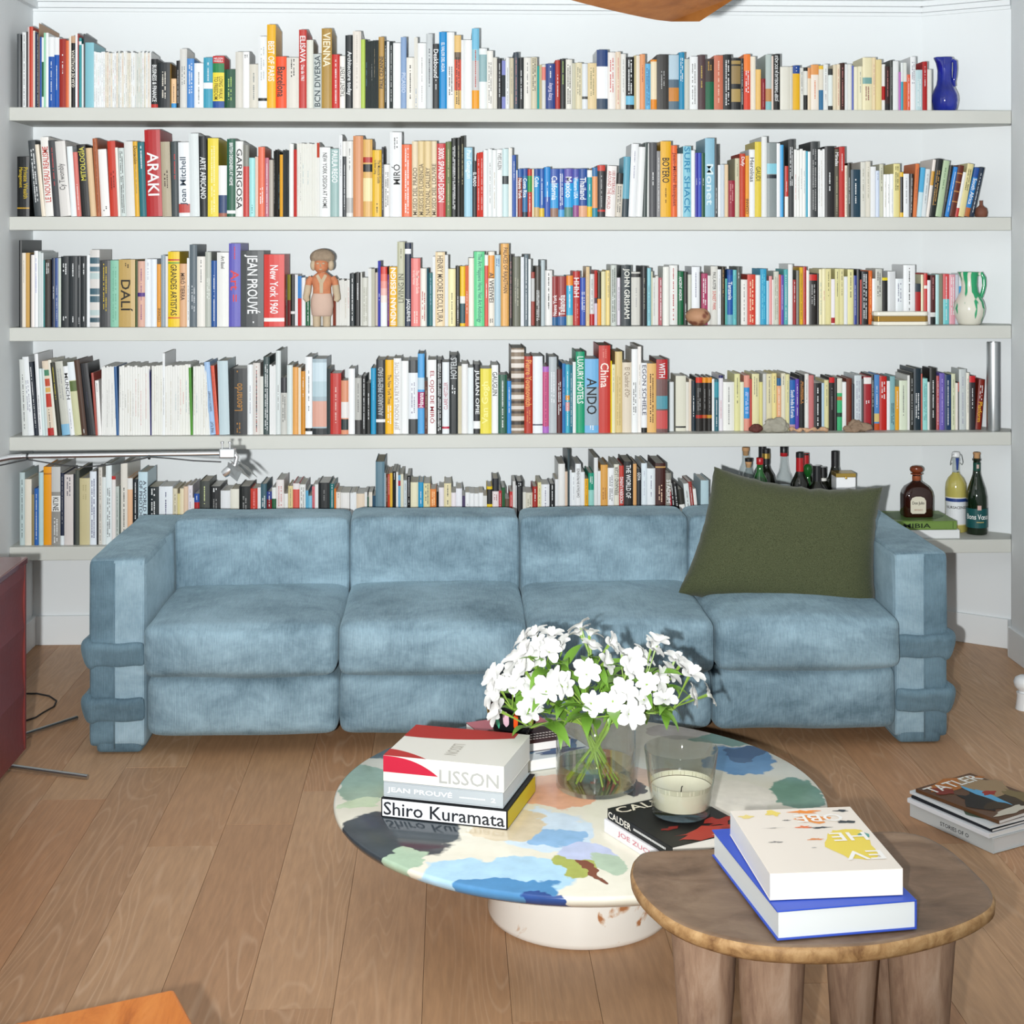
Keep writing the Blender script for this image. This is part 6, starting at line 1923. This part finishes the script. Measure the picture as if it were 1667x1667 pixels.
# cobalt jug
z0 = SHELF_Z[0] + .0006; Yv = 6.05; cxj = at_y(1538, 180, Yv).x
jug = empty('cobalt_jug', (cxj, Yv, z0)); tag(jug, 'shiny cobalt blue ceramic jug at the right end of the top shelf', 'jug')
M_cobalt = mat('cobalt_glaze', hexc('13248a'), .06, var=(14, .75), coat=.8)
mb = MB(); mb.lathe([(0, 0), (.040, 0), (.047, .012), (.0535, .045), (.052, .066), (.043, .088), (.033, .108), (.0295, .130), (.0285, .165), (.0295, .195), (.0325, .214), (.031, .217), (.028, .214), (.0265, .19), (.025, .14), (0, .135)], 40)
V = []
for x, y, z in mb.v:
    if z > .18 and x < 0 and abs(y) < .02: x -= .012 * (z - .18) / .035
    V.append((x, y, z))
mb.v = V; mb.build('jug_body', M_cobalt, jug, smooth=True, angle=60)
mb = MB(); mb.tube([(.026, -.010, .205), (.036, -.016, .200), (.0365, -.018, .17), (.034, -.018, .14), (.030, -.018, .118), (.034, -.012, .102)], [.008, .0085, .0085, .008, .0075, .007], 12); mb.build('handle', M_cobalt, jug, smooth=True)
# gourd pot
z0 = SHELF_Z[1] + .0006; q = at_y(1597, 345, 6.06); pot = empty('gourd_pot', (q.x, 6.06, z0)); tag(pot, 'small round brown clay pot behind the leaning guidebooks, second shelf right end', 'pot')
M_clay = mat('brown_clay', hexc('7a4a38'), .7, var=(25, .25), bump=(40, .3))
mb = MB(); mb.lathe([(0, 0), (.018, 0), (.024, .004), (.0262, .02), (.0225, .036), (.011, .044), (.0065, .05), (.0065, .064), (.008, .067), (.005, .066), (0, .05)], 28); mb.build('pot_body', M_clay, pot, smooth=True, angle=60)
# green and white jug
z0 = SHELF_Z[2] + .0006; Yv = 6.03; q = at_y(1578, 520, Yv); gj = empty('drip_glazed_jug', (q.x, Yv, z0)); tag(gj, 'cream ceramic jug with green drip glaze and handle, right end of middle shelf', 'jug')
def drip_mat():
    m = mat('cream_glaze_green_drips', hexc('d9d6c9'), .15)
    nt = m.node_tree; b = nt.nodes['Principled BSDF']; L = nt.links.new
    tc = nt.nodes.new('ShaderNodeTexCoord'); mp = nt.nodes.new('ShaderNodeMapping'); mp.inputs['Scale'].default_value = (34, 34, 4.5); L(tc.outputs['Object'], mp.inputs['Vector'])
    n = nt.nodes.new('ShaderNodeTexNoise'); n.inputs['Scale'].default_value = 1; n.inputs['Detail'].default_value = 2; L(mp.outputs[0], n.inputs['Vector'])
    sx = nt.nodes.new('ShaderNodeSeparateXYZ'); L(tc.outputs['Object'], sx.inputs[0])
    mr = nt.nodes.new('ShaderNodeMapRange'); mr.inputs['From Min'].default_value = 0.02; mr.inputs['From Max'].default_value = .2; mr.inputs['To Min'].default_value = -.10; mr.inputs['To Max'].default_value = .07; L(sx.outputs[2], mr.inputs['Value'])
    ad = nt.nodes.new('ShaderNodeMath'); L(n.outputs['Fac'], ad.inputs[0]); L(mr.outputs[0], ad.inputs[1])
    rp = nt.nodes.new('ShaderNodeValToRGB'); e = rp.color_ramp.elements; e[0].position = .52; e[0].color = (*hexc('d9d6c9'), 1); e[1].position = .56; e[1].color = (*hexc('2c9a68'), 1); L(ad.outputs[0], rp.inputs[0]); L(rp.outputs[0], b.inputs['Base Color'])
    return m
M_drip = drip_mat()
mb = MB(); mb.lathe([(0, 0), (.040, 0), (.045, .006), (.058, .04), (.0615, .064), (.056, .090), (.044, .112), (.034, .13), (.0305, .155), (.0315, .185), (.035, .206), (.0365, .2085), (.034, .2075), (.029, .185), (.027, .15), (0, .14)], 40)
mb.v = [((x - .010 * (z - .17) / .035 if z > .17 and x < 0 and abs(y) < .022 else x), y, z) for x, y, z in mb.v]; mb.build('jug_body', M_drip, gj, smooth=True, angle=60)
mb = MB(); mb.tube([(.028, -.004, .198), (.046, -.008, .202), (.055, -.010, .185), (.056, -.010, .155), (.050, -.010, .128), (.044, -.006, .108)], [.008, .0085, .0085, .008, .0078, .008], 12); mb.build('handle', M_drip, gj, smooth=True)
# terracotta bowl
z0 = SHELF_Z[2] + .0006; q = at_y(1136, 520, 6.0); tb = empty('incised_bowl', (q.x, 6.0, z0)); tag(tb, 'round carved terracotta bowl in front of the books on the middle shelf', 'bowl')
def terra():
    m = mat('incised_terracotta', hexc('9a6a50'), .65); nt = m.node_tree; b = nt.nodes['Principled BSDF']; L = nt.links.new
    tc = nt.nodes.new('ShaderNodeTexCoord'); w = nt.nodes.new('ShaderNodeTexVoronoi'); w.inputs['Scale'].default_value = 34; w.feature = 'F1'; L(tc.outputs['Object'], w.inputs['Vector'])
    rp = nt.nodes.new('ShaderNodeValToRGB'); e = rp.color_ramp.elements; e[0].position = .25; e[0].color = (*hexc('7a4634'), 1); e[1].position = .5; e[1].color = (*hexc('b08464'), 1); L(w.outputs['Distance'], rp.inputs[0]); L(rp.outputs[0], b.inputs['Base Color'])
    bp = nt.nodes.new('ShaderNodeBump'); bp.inputs['Strength'].default_value = .5; bp.inputs['Distance'].default_value = .002; L(w.outputs['Distance'], bp.inputs['Height']); L(bp.outputs[0], b.inputs['Normal']); return m
mb = MB(); mb.lathe([(0, 0), (.018, 0), (.034, .008), (.046, .022), (.0495, .034), (.046, .048), (.036, .060), (.028, .066), (.026, .064), (.034, .056), (.042, .046), (.044, .034), (.03, .012), (0, .008)], 36); mb.build('bowl_body', terra(), tb, smooth=True, angle=60)
# white and gold casket
q0 = at_y(1422, 524, 5.985); q1 = at_y(1511, 524, 5.985); cs = empty('enamel_casket', ((q0.x + q1.x) / 2, 6.0, SHELF_Z[2] + .0006)); hw = (q1.x - q0.x) / 2
tag(cs, 'long cream enamel box with gold band in front of books, middle shelf', 'box')
M_cream = mat('cream_enamel', hexc('e4e0d2'), .25); M_gold = mat('satin_gold', hexc('b08a44'), .3, metal=.8)
def chamfer_box(hx, hy, z0, z1, ch, mat_, name, par, bev=.002):
    m_ = MB(); m_.prism([(-hx + ch, -hy), (hx - ch, -hy), (hx, -hy + ch), (hx, hy - ch), (hx - ch, hy), (-hx + ch, hy), (-hx, hy - ch), (-hx, -hy + ch)], z0, z1); return m_.build(name, mat_, par, bevel=bev)
chamfer_box(hw, .030, 0, .0145, .014, M_cream, 'lower_shell', cs, .003); chamfer_box(hw - .002, .0285, .0148, .036, .0135, M_gold, 'gold_band', cs, .001); chamfer_box(hw, .030, .0363, .054, .014, M_cream, 'lid', cs, .005)
# steel tube
q = at_y(1617, 690, 6.01); mb = MB(); hgt = at_y(1617, 557, 6.01).z - SHELF_Z[3]
mb.lathe([(0, 0), (.0255, 0), (.0262, .003), (.0262, hgt - .003), (.0255, hgt), (.0225, hgt), (.0225, hgt - .06), (0, hgt - .06)], 40)
o = mb.build('steel_tube', M_steel, None, (q.x, 6.01, SHELF_Z[3] + .0006), smooth=True, angle=40); tag(o, 'upright brushed steel tube at the right end of the fourth shelf', 'tube')
# stones
def rock(name, cx, cy, hw, hh, dep, Y, zsh, colr, lab, seed, sharp=.35, cat='stone', rgh=.8, stretch=None):
    bm = bmesh.new(); bmesh.ops.create_icosphere(bm, subdivisions=4, radius=1.0)
    p0 = at_y(cx, cy, Y); sx = hw * Y / F; sz = hh * Y / F
    for v_ in bm.verts:
        c_ = v_.co.copy(); d = 1 + sharp * noise.noise(c_ * 1.3 + Vector((seed, 0, 0))) + sharp * .5 * noise.noise(c_ * 3.1 + Vector((0, seed, 0))) + sharp * .25 * noise.noise(c_ * 8 + Vector((0, 0, seed)))
        v_.co = Vector((c_.x * d * sx, c_.y * d * dep, max(-.82, c_.z * d) * sz))
    zmin = min(v_.co.z for v_ in bm.verts)
    for v_ in bm.verts: v_.co.z -= zmin
    me = bpy.data.meshes.new(name); bm.to_mesh(me); bm.free(); me.materials.append(mat(name + '_surface', hexc(colr), rgh, var=(30, .3), bump=(60, .6))); me.polygons.foreach_set('use_smooth', [True] * len(me.polygons))
    o = link(name, me, None, (p0.x, Y, zsh + .0008)); tag(o, lab, cat, 'finds lying along the fourth shelf'); return o
z4 = SHELF_Z[3]
rock('rusty_rock', 1230, 693, 10, 8, .016, 5.99, z4, '5a2c26', 'small dark red rock on the fourth shelf, left of the grey stone', 2.1)
rock('grey_flint', 1263, 690, 21, 13, .022, 5.985, z4, '9a9688', 'largest grey stone lying in front of books on the fourth shelf', 5.3, .3)
rock('driftwood_knot', 1394, 689, 19, 10, .018, 5.99, z4, '8a7460', 'knobbly brown bone-like piece on the fourth shelf, right of the twisted root', 8.7, .6, 'driftwood')
mb = MB(); P_ = []; Rr = []
for i in range(40):
    q = i / 39; p = at_y(1286 + 60 * q, 696 - 3 * math.sin(q * 6), 5.985); P_.append((p.x, 5.985 + .005 * math.sin(q * 19), z4 + .011 + .003 * math.sin(q * 23))); Rr.append(.0065 + .0028 * math.sin(q * 31) + (.004 if q > .9 else 0))
mb.tube(P_, Rr, 10); o = mb.build('twisted_root', mat('pale_root', hexc('c09a7a'), .8, var=(60, .3), bump=(80, .5)), smooth=True, angle=180); tag(o, 'pale twisted root lying between the grey stone and the brown knot', 'root', 'finds lying along the fourth shelf')

# ---------------- clay figure on the middle shelf
q = at_y(524, 530, 5.99); z0 = SHELF_Z[2] + .0006; fig = empty('clay_figure', (q.x, 5.995, z0)); tag(fig, 'standing painted clay figure with big rounded headdress among books, middle shelf', 'figurine')
k = 5.99 / F
M_fig = mat('buff_clay', hexc('b8a68c'), .85, var=(40, .15), bump=(70, .4)); M_skirt = mat('pinkish_clay', hexc('c4a898'), .85, var=(30, .08)); M_figred = mat('rust_painted_clay', hexc('c07a56'), .8, var=(45, .3)); M_hair = mat('rough_clay_hair', hexc('968470'), .95, var=(60, .3), bump=(120, 1.0))
def ellip(m_, c, r, n=20):
    V = []; Fc = []; h_ = n // 2
    for i in range(h_ + 1):
        a = math.pi * i / h_
        for j in range(n): b2 = 2 * math.pi * j / n; V.append((c[0] + r[0] * math.sin(a) * math.cos(b2), c[1] + r[1] * math.sin(a) * math.sin(b2), c[2] + r[2] * math.cos(a)))
    for i in range(h_):
        for j in range(n): Fc.append((i * n + j, (i + 1) * n + j, (i + 1) * n + (j + 1) % n, i * n + (j + 1) % n))
    m_.mesh(V, Fc)
def oval(m_, prof, n=28, dx=0.0):
    """stack of ellipses (z, rx, ry)"""
    V = []; Fc = []
    for z, rx, ry in prof:
        for j in range(n): a = 2 * math.pi * j / n; V.append((dx + rx * math.cos(a), ry * math.sin(a), z))
    for i in range(len(prof) - 1):
        for j in range(n): Fc.append((i * n + j, i * n + (j + 1) % n, (i + 1) * n + (j + 1) % n, (i + 1) * n + j))
    Fc.append(tuple(reversed(range(n)))); Fc.append(tuple(range((len(prof) - 1) * n, len(prof) * n))); m_.mesh(V, Fc)
for s in (-1, 1):
    mb = MB(); oval(mb, [(0, .014, .018), (.006, .0155, .020), (.025, .015, .016), (.048, .017, .018)], dx=s * .0195 - .001); mb.build('leg', M_fig, fig, smooth=True, angle=60)
mb = MB(); oval(mb, [(.040, .036, .024), (.046, .040, .028), (.08, .0445, .032), (.105, .043, .031), (.128, .036, .027)]); mb.build('skirt', M_skirt, fig, smooth=True, angle=60)
mb = MB(); oval(mb, [(.125, .0355, .027), (.15, .0345, .028), (.175, .042, .028), (.192, .040, .025), (.203, .026, .02), (.212, .015, .015)]); mb.build('torso', M_figred, fig, smooth=True, angle=60)
mb = MB(); mb.poly([(-.022, -.0255, .198), (-.007, -.0305, .168), (-.006, -.0300, .130), (.006, -.0300, .130), (.007, -.0305, .168), (.022, -.0255, .198), (.012, -.0245, .203), (0, -.0300, .182), (-.012, -.0245, .203)]); mb.build('collar', M_fig, fig)
mb = MB(); mb.tube([(0, 0, .196), (0, -.002, .222)], .016, 16); mb.build('neck', M_fig, fig, smooth=True)
for s in (-1, 1):
    mb = MB(); mb.tube([(s * .040, 0, .190), (s * .050, -.003, .175), (s * .053, -.006, .158)], [.012, .0135, .0125], 14); mb.build('sleeve', M_figred, fig, smooth=True)
    mb = MB(); mb.tube([(s * .053, -.006, .160), (s * .056, -.008, .135), (s * .060, -.010, .118), (s * .060, -.011, .110), (s * .054, -.011, .098)], [.0135, .0138, .0125, .0135, .009], 14); mb.build('arm', M_fig, fig, smooth=True)
mb = MB(); ellip(mb, (-.003, -.006, .236), (.029, .026, .030)); head = mb.build('head', M_figred, fig, smooth=True)
mb = MB(); mb.mesh([(-.008, -.030, .232), (.002, -.030, .232), (-.003, -.038, .233), (-.003, -.031, .248)], [(0, 1, 2), (0, 2, 3), (1, 3, 2)]); mb.build('nose', M_fig, head)
for s in (-1, 1): mb = MB(); ellip(mb, (-.003 + s * .011, -.0295, .245), (.006, .004, .0035), 12); mb.build('eye', M_fig, head, smooth=True)
mb = MB(); ellip(mb, (-.003, -.0275, .222), (.007, .004, .003), 12); mb.build('mouth', M_fig, head, smooth=True)
mb = MB(); ellip(mb, (.001, .006, .268), (.049, .036, .034)); mb.v = [(x, (y if z > .25 else max(y, -.006)), z) for x, y, z in mb.v]; mb.build('headdress', M_hair, fig, smooth=True, angle=180)
for s in (-1, 1): mb = MB(); ellip(mb, (s * .034 + .001, -.004, .238), (.0125, .016, .022), 14); mb.build('ear_roll', M_fig, fig, smooth=True)

# ================================================================== bottles on the lowest shelf
z5 = SHELF_Z[4] + .0006; GB = 'bottles on the lowest shelf'
M_dark = mat('dark_bottle_glass', hexc('14160f'), .06, coat=.3); M_greenb = mat('green_bottle_glass', hexc('1d5a24'), .06, coat=.3); M_cap = mat('black_capsule', hexc('1b1c1f'), .35); M_redcap = mat('red_foil', hexc('b01c22'), .3); M_cork = mat('cork', hexc('c09468'), .8, var=(60, .2)); M_foil = mat('gold_foil', hexc('b89a4c'), .3, metal=.7)
M_clearb = glass_mat('clear_bottle_glass', (.88, .9, .9), .9)
M_label = mat('paper_label', hexc('e6e6e0'), .6)
def bottle(name, px, top, Y, lab, body, prof, parts, group=GB):
    """prof: radius/height with height as fraction of total; parts: (name, material, profile)"""
    p = at_y(px, top, Y); hgt = p.z - z5; root = empty(name, (p.x, Y, z5)); tag(root, lab, 'bottle', group)
    mb = MB(); mb.lathe([(r, f * hgt) for r, f in prof], 32); mb.build('bottle_glass', body, root, smooth=True, angle=50)
    for nm, mt, pf in parts: mb = MB(); mb.lathe([(r, f * hgt) for r, f in pf], 28, close=True); mb.build(nm, mt, root, smooth=True, angle=50)
    return root, hgt
wine = [(0, 0), (.036, 0), (.0375, .01), (.0375, .60), (.034, .68), (.018, .76), (.0145, .80), (.0142, .97), (.0155, .972), (.0155, .99), (.0135, 1), (0, 1)]
cap = lambda a, b2, r=.0152: [(r, a), (r + .0006, a), (r + .0004, b2), (r - .002, b2 + .004), (0, b2 + .004)]
bottle('clear_bottle', 1214, 728, 6.20, 'clear bottle with cork stopper, leftmost tall one behind the olive cushion', M_clearb, [(0, 0), (.035, 0), (.036, .6), (.026, .74), (.0155, .82), (.0155, .955), (0, .955)], [('cork_stopper', M_cork, [(.010, .90), (.0125, .957), (.015, .96), (.015, .999), (0, 1)])])
bottle('clear_bottle', 1218.5, 746, 6.08, 'short clear bottle with black cap over cork, beside the cork-stoppered one', M_clearb, [(0, 0), (.033, 0), (.034, .62), (.022, .8), (.0135, .86), (.0135, .93), (0, .93)], [('cork', M_cork, [(.009, .88), (.0128, .932), (.0132, .958), (0, .958)]), ('black_cap', M_cap, [(.0145, .959), (.015, .999), (0, 1)])])
bottle('green_bottle', 1237, 745, 6.07, 'green bottle with bright red cap behind the olive cushion', M_greenb, [(0, 0), (.034, 0), (.035, .6), (.030, .72), (.014, .82), (.0125, .90), (.0125, .93), (0, .93)], [('red_cap', M_redcap, [(.0135, .915), (.0142, .92), (.0142, .995), (.013, 1), (0, 1)])])
bottle('dark_wine_bottle', 1247, 730.5, 6.17, 'dark bottle with black capsule and gold band, behind the red-capped one', M_dark, wine, [('black_capsule', M_cap, cap(.82, .995)), ('gold_band', M_foil, cap(.885, .945, .0159))])
bottle('dark_wine_bottle', 1241, 724, 6.25, 'tallest dark bottle, black neck hidden behind the gold-banded one', M_dark, wine, [('black_capsule', M_cap, cap(.80, .995))])
bottle('bulbous_clear_bottle', 1276, 723, 6.12, 'bulbous clear bottle with black cap and red ring behind the olive cushion', M_clearb, [(0, 0), (.030, 0), (.034, .05), (.036, .45), (.035, .56), (.030, .64), (.021, .69), (.0175, .73), (.0145, .80), (.0140, .87), (0, .87)], [('red_ring', M_redcap, [(.0145, .865), (.0148, .866), (.0148, .905), (0, .905)]), ('black_cap', M_cap, [(.0148, .906), (.0150, .995), (.013, 1), (0, 1)]), ('liquor', M_dark, [(0, .02), (.028, .02), (.031, .06), (.033, .45), (.030, .54), (0, .54)])])
bottle('red_capsule_bottle', 1302, 736, 6.08, 'dark wine bottle with red capsule and black top behind the cushion', M_dark, [(0, 0), (.036, 0), (.0375, .02), (.0380, .55), (.036, .63), (.022, .72), (.0145, .77), (.0140, .99), (0, .99)], [('red_capsule', M_redcap, cap(.77, .935, .0148)), ('black_top', M_cap, cap(.936, .995, .0152))])
bottle('red_capsule_bottle', 1311, 737, 6.20, 'second red-capsuled bottle standing half behind the first', M_dark, wine, [('red_capsule', M_redcap, cap(.76, .995, .0150))])
bottle('green_decanter', 1315, 755, 6.12, 'green glass decanter with round ball stopper behind the cushion', M_greenb, [(0, 0), (.026, 0), (.030, .05), (.031, .5), (.024, .66), (.012, .75), (.010, .82), (.013, .83), (.0175, .875), (.0185, .92), (.0165, .965), (.009, .995), (0, 1)], [])
bottle('black_bottle', 1330, 758, 6.07, 'plain black-necked bottle, left of two short ones behind the cushion', M_dark, wine, [('black_capsule', M_cap, cap(.74, .995, .0155))])
r_, hg = bottle('black_bottle', 1339.5, 760, 6.16, 'short black bottle with white neck label, right of two short ones', M_dark, wine, [('black_capsule', M_cap, cap(.85, .995, .0152)), ('neck_label', M_label, cap(.76, .83, .0152))])
bottle('tall_dark_bottle', 1359.5, 734, 6.15, 'tall dark bottle with black capsule beside the white and gold box', M_dark, [(0, 0), (.037, 0), (.0385, .02), (.0385, .50), (.034, .62), (.021, .74), (.0150, .82), (.0142, .99), (0, .99)], [('black_capsule', M_cap, cap(.72, .995, .0152))])
# white box with gold lid
p0 = at_y(1362, 812, 6.04); p1 = at_y(1393.5, 812, 6.04); zt_ = at_y(1375, 771, 6.04).z
bx = empty('gift_box', ((p0.x + p1.x) / 2, 6.085, z5)); tag(bx, 'small white box with gold lid standing behind the olive cushion', 'box'); hw = (p1.x - p0.x) / 2
mb = MB(); mb.box(-hw, hw, -.04, .04, 0, zt_ - z5 - .016); mb.build('box_body', M_white, bx, bevel=.0015)
mb = MB(); mb.box(-hw - .001, hw + .001, -.041, .041, zt_ - z5 - .0155, zt_ - z5); mb.build('lid', M_foil, bx, bevel=.0015)
mb = MB(); mb.lathe([(0, 0), (.005, 0), (.0045, .004), (0, .005)], 14, M=Matrix.Translation((0, -.0412, zt_ - z5 - .018)) @ Matrix.Rotation(R(90), 4, 'X')); mb.build('clasp', M_foil, bx, smooth=True)

# flat books with the square decanter on top
GN = 'books lying flat on the lowest shelf'
Yb = 5.985; q0 = at_y(1440, 862, Yb); q1 = at_y(1562.5, 862, Yb)
lying_book('flat_white_book', (q0.x, Yb), (q1.x - q0.x, 0), (0, .235), .034, z5, 'e9ebec', 'e4e4e0', label='white book lying flat on the lowest shelf under the green one', group=GN)
def deco_nam(ink, W, D, th):
    ftext(ink, 'NAMIBIA', W * .10, W * .66, th * .22, th * .74, '20301c'); quad(ink, W * .945, W * .95, .003, th - .003, '3a4a2a')
    blob(ink, W * .5, D * .5, W * .42, D * .4, th + E, '5c7a40', 4, k=.1)
q2 = at_y(1558, 850, Yb); q3 = at_y(1432, 850, Yb)
lying_book('flat_green_book', (q3.x, Yb), (q2.x - q3.x, 0), (0, .232), .034, z5 + .035, '7d9a52', 'd8d8c8', label='green book titled NAMIBIA lying flat under the square brown bottle', group=GN, deco=deco_nam)
zq = z5 + .0705; pq = at_y(1494, 830, 6.09)
tq = empty('square_decanter', (pq.x - .002, 6.10, zq)); tag(tq, 'squat square dark brown bottle with ball stopper on the green book', 'bottle', GB)
M_amber = mat('dark_amber_glass', hexc('2a0f08'), .05, coat=.4); M_copper = mat('copper_foil', hexc('b0603e'), .35, metal=.5); M_knob = mat('polished_brown_wood', hexc('7a3a20'), .25)
hwq = .060
m_ = MB(); V = []; Fc = []; nq = 32
def sq(r, z, e=4.0):
    o = []
    for j in range(nq):
        a = 2 * math.pi * j / nq + math.pi / 4; ca, sa = math.cos(a), math.sin(a); s = (abs(ca) ** e + abs(sa) ** e) ** (-1 / e); o.append((r * s * ca, r * .72 * s * sa, z))
    return o
layers = [(.001, .0, 4), (hwq * .95, 0, 6), (hwq, .004, 6), (hwq, .082, 6), (hwq * .95, .100, 5), (hwq * .78, .118, 4), (hwq * .5, .130, 3), (.020, .137, 2), (.0165, .142, 2), (.0165, .163, 2), (.001, .163, 2)]
for r, z, e in layers: V += sq(r, z, e)
for i in range(len(layers) - 1):
    for j in range(nq): Fc.append((i * nq + j, i * nq + (j + 1) % nq, (i + 1) * nq + (j + 1) % nq, (i + 1) * nq + j))
m_.mesh(V, Fc); m_.build('bottle_glass', M_amber, tq, smooth=True, angle=50)
mb = MB(); mb.lathe([(.0168, .142), (.0176, .143), (.0176, .160), (0, .1635)], 24); mb.v = [(x, y * .82, z) for x, y, z in mb.v]; mb.build('neck_foil', M_copper, tq, smooth=True)
mb = MB(); mb.lathe([(.018, .164), (.0235, .166), (.0235, .170), (.015, .172), (.023, .176), (.0275, .184), (.026, .193), (.018, .199), (0, .201)], 28); mb.build('stopper', M_knob, tq, smooth=True, angle=40)
mb = MB(); yl = -hwq * .72 - .0012
oc = [(-.031, .022), (-.025, .015), (.025, .015), (.031, .022), (.031, .066), (.024, .078), (.010, .083), (-.010, .083), (-.024, .078), (-.031, .066)]
mb.poly([(x - .006, yl, z) for x, z in oc], hexc('e4dfce')); mb.poly([(x - .006, yl + .0008, z) for x, z in oc][::-1], hexc('e4dfce')); pl_ = mb.build('paper_label', M_print, tq, attr=True)
mb = MB(); put_text(mb, 'Don Julio', (-.030, yl - .0004, .048), (.048, 0, 0), (0, 0, .016), hexc('2a2622')); put_text(mb, 'REPOSADO', (-.022, yl - .0004, .027), (.034, 0, 0), (0, 0, .006), hexc('b0806a')); mb.build('label_lettering', M_ink, pl_, attr=True)['kind'] = 'stuff'

# swing-top bottle of yellow liqueur
pl = at_y(1556, 858, 6.14); r_ = .0425; zl = z5; top = at_y(1556, 735, 6.14).z - zl; sw = empty('swing_top_bottle', (pl.x, 6.14, zl)); tag(sw, 'tall swing-top bottle of cloudy yellow liqueur with blue and white label', 'bottle', GB)
M_lemon = mat('cloudy_yellow_liqueur', hexc('b5ab5c'), .12, coat=.6)
ty = top - .012
mb = MB(); mb.lathe([(0, 0), (r_ * .93, 0), (r_, .006), (r_, .175), (r_ * .95, .195), (r_ * .75, .215), (.0165, .232), (.0145, .238), (0, .238)], 36); mb.build('liqueur_body', M_lemon, sw, smooth=True, angle=50)
mb = MB(); mb.lathe([(.0150, .2385), (.0145, ty - .028), (.0175, ty - .024), (.0175, ty - .016), (.014, ty - .012), (0, ty - .012)], 28); mb.build('glass_neck', M_clearb, sw, smooth=True)
mb = MB(); mb.lathe([(.012, ty - .0115), (.0165, ty - .008), (.017, ty + .004), (.013, ty + .011), (0, ty + .012)], 24); mb.build('porcelain_stopper', M_white, sw, smooth=True)
mb = MB()
for s in (-1, 1): mb.tube([(s * .004, -.012, ty + .006), (s * .019, -.012, ty), (s * .026, -.010, ty - .03), (s * .024, -.004, ty - .042), (s * .016, 0, ty - .034)], .0013, 6)
mb.build('wire_bail', M_steel, sw, smooth=True)['kind'] = 'stuff'
mb = MB(); mb.poly([(-.007, -.0185, ty - .012), (-.003, -.0165, ty - .062), (.003, -.0165, ty - .062), (.007, -.0185, ty - .012)], hexc('2f4f98')); mb.build('neck_ribbon', M_print, sw, attr=True)
mb = MB(); N = 16
def cyl(m_, r, a0, a1, z0, z1, c, n=14):
    for i in range(n):
        a = a0 + (a1 - a0) * i / n; b2 = a0 + (a1 - a0) * (i + 1) / n
        m_.poly([(r * math.cos(a), r * math.sin(a), z0), (r * math.cos(b2), r * math.sin(b2), z0), (r * math.cos(b2), r * math.sin(b2), z1), (r * math.cos(a), r * math.sin(a), z1)], c)
A0, A1 = R(-175), R(-25)
cyl(mb, r_ + .0006, A0, A1, .030, .142, hexc('e6dfc0')); cyl(mb, r_ + .0010, A0, A1 - .06, .034, .139, hexc('e8ebee')); cyl(mb, r_ + .0013, A0, A1 - .06, .124, .137, hexc('2c4a8e')); cyl(mb, r_ + .0013, A1 - .2, A1 - .06, .036, .125, hexc('3a5a9c')); pl_ = mb.build('paper_label', M_print, sw, attr=True)
def wrap_text(m_, s, r, a0, a1, z0, z1, c):
    V, Fc, _ = glyphs(s); m_.mesh([(r * math.cos(a0 + (a1 - a0) * u), r * math.sin(a0 + (a1 - a0) * u), z0 + (z1 - z0) * w) for u, w in V], Fc, c)
mb = MB(); wrap_text(mb, 'NURSACENSE', r_ + .0018, R(-160), R(-50), .096, .107, hexc('4a4438')); mb.build('label_lettering', M_ink, pl_, attr=True)['kind'] = 'stuff'
# beer bottle
pb_ = at_y(1590, 862, 6.085); rb_ = .0425; hb = at_y(1590, 736, 6.085).z - z5; be = empty('corked_beer_bottle', (pb_.x, 6.085, z5)); tag(be, 'dark corked bottle with teal label at the right end of lowest shelf', 'bottle', GB)
mb = MB(); mb.lathe([(0, 0), (rb_ * .93, 0), (rb_, .006), (rb_, .120), (rb_ * .97, .150), (rb_ * .80, .185), (rb_ * .55, .215), (.0165, .238), (.0145, .26), (.014, hb - .035), (.0175, hb - .033), (.0175, hb - .026), (.013, hb - .024), (0, hb - .024)], 36); mb.build('bottle_glass', mat('dark_green_bottle', hexc('10200f'), .05, coat=.4), be, smooth=True, angle=50)
mb = MB(); mb.lathe([(.0120, hb - .0238), (.0135, hb - .012), (.0155, hb - .004), (.013, hb), (0, hb)], 22); mb.build('cork', M_cork, be, smooth=True)
mb = MB()
for i in range(4): a = i * math.pi / 2 + .5; mb.tube([(0, 0, hb + .001), (.014 * math.cos(a), .014 * math.sin(a), hb - .002), (.0165 * math.cos(a), .0165 * math.sin(a), hb - .014), (.0185 * math.cos(a), .0185 * math.sin(a), hb - .03)], .0011, 5)
mb.build('wire_cage', M_black, be, smooth=True)['kind'] = 'stuff'
mb = MB(); cyl(mb, .0152, R(-180), R(0), .245, .285, hexc('23584c')); cyl(mb, .0156, R(-110), R(-75), .262, .278, hexc('d8c0b8')); mb.build('neck_label', M_print, be, attr=True)
mb = MB(); cyl(mb, rb_ + .0007, R(-185), R(5), .028, .105, hexc('1f5f60'), 20); pl_ = mb.build('paper_label', M_print, be, attr=True)
mb = MB(); cyl(mb, rb_ + .0012, R(-105), R(-85), .100, .118, hexc('d8b8b0'), 3); wrap_text(mb, 'Bons Vœux', rb_ + .0014, R(-165), R(-35), .062, .083, hexc('f0f2f0')); cyl(mb, rb_ + .0012, R(-110), R(-70), .050, .053, hexc('c8b878'), 4); mb.build('label_lettering', M_ink, pl_, attr=True)['kind'] = 'stuff'
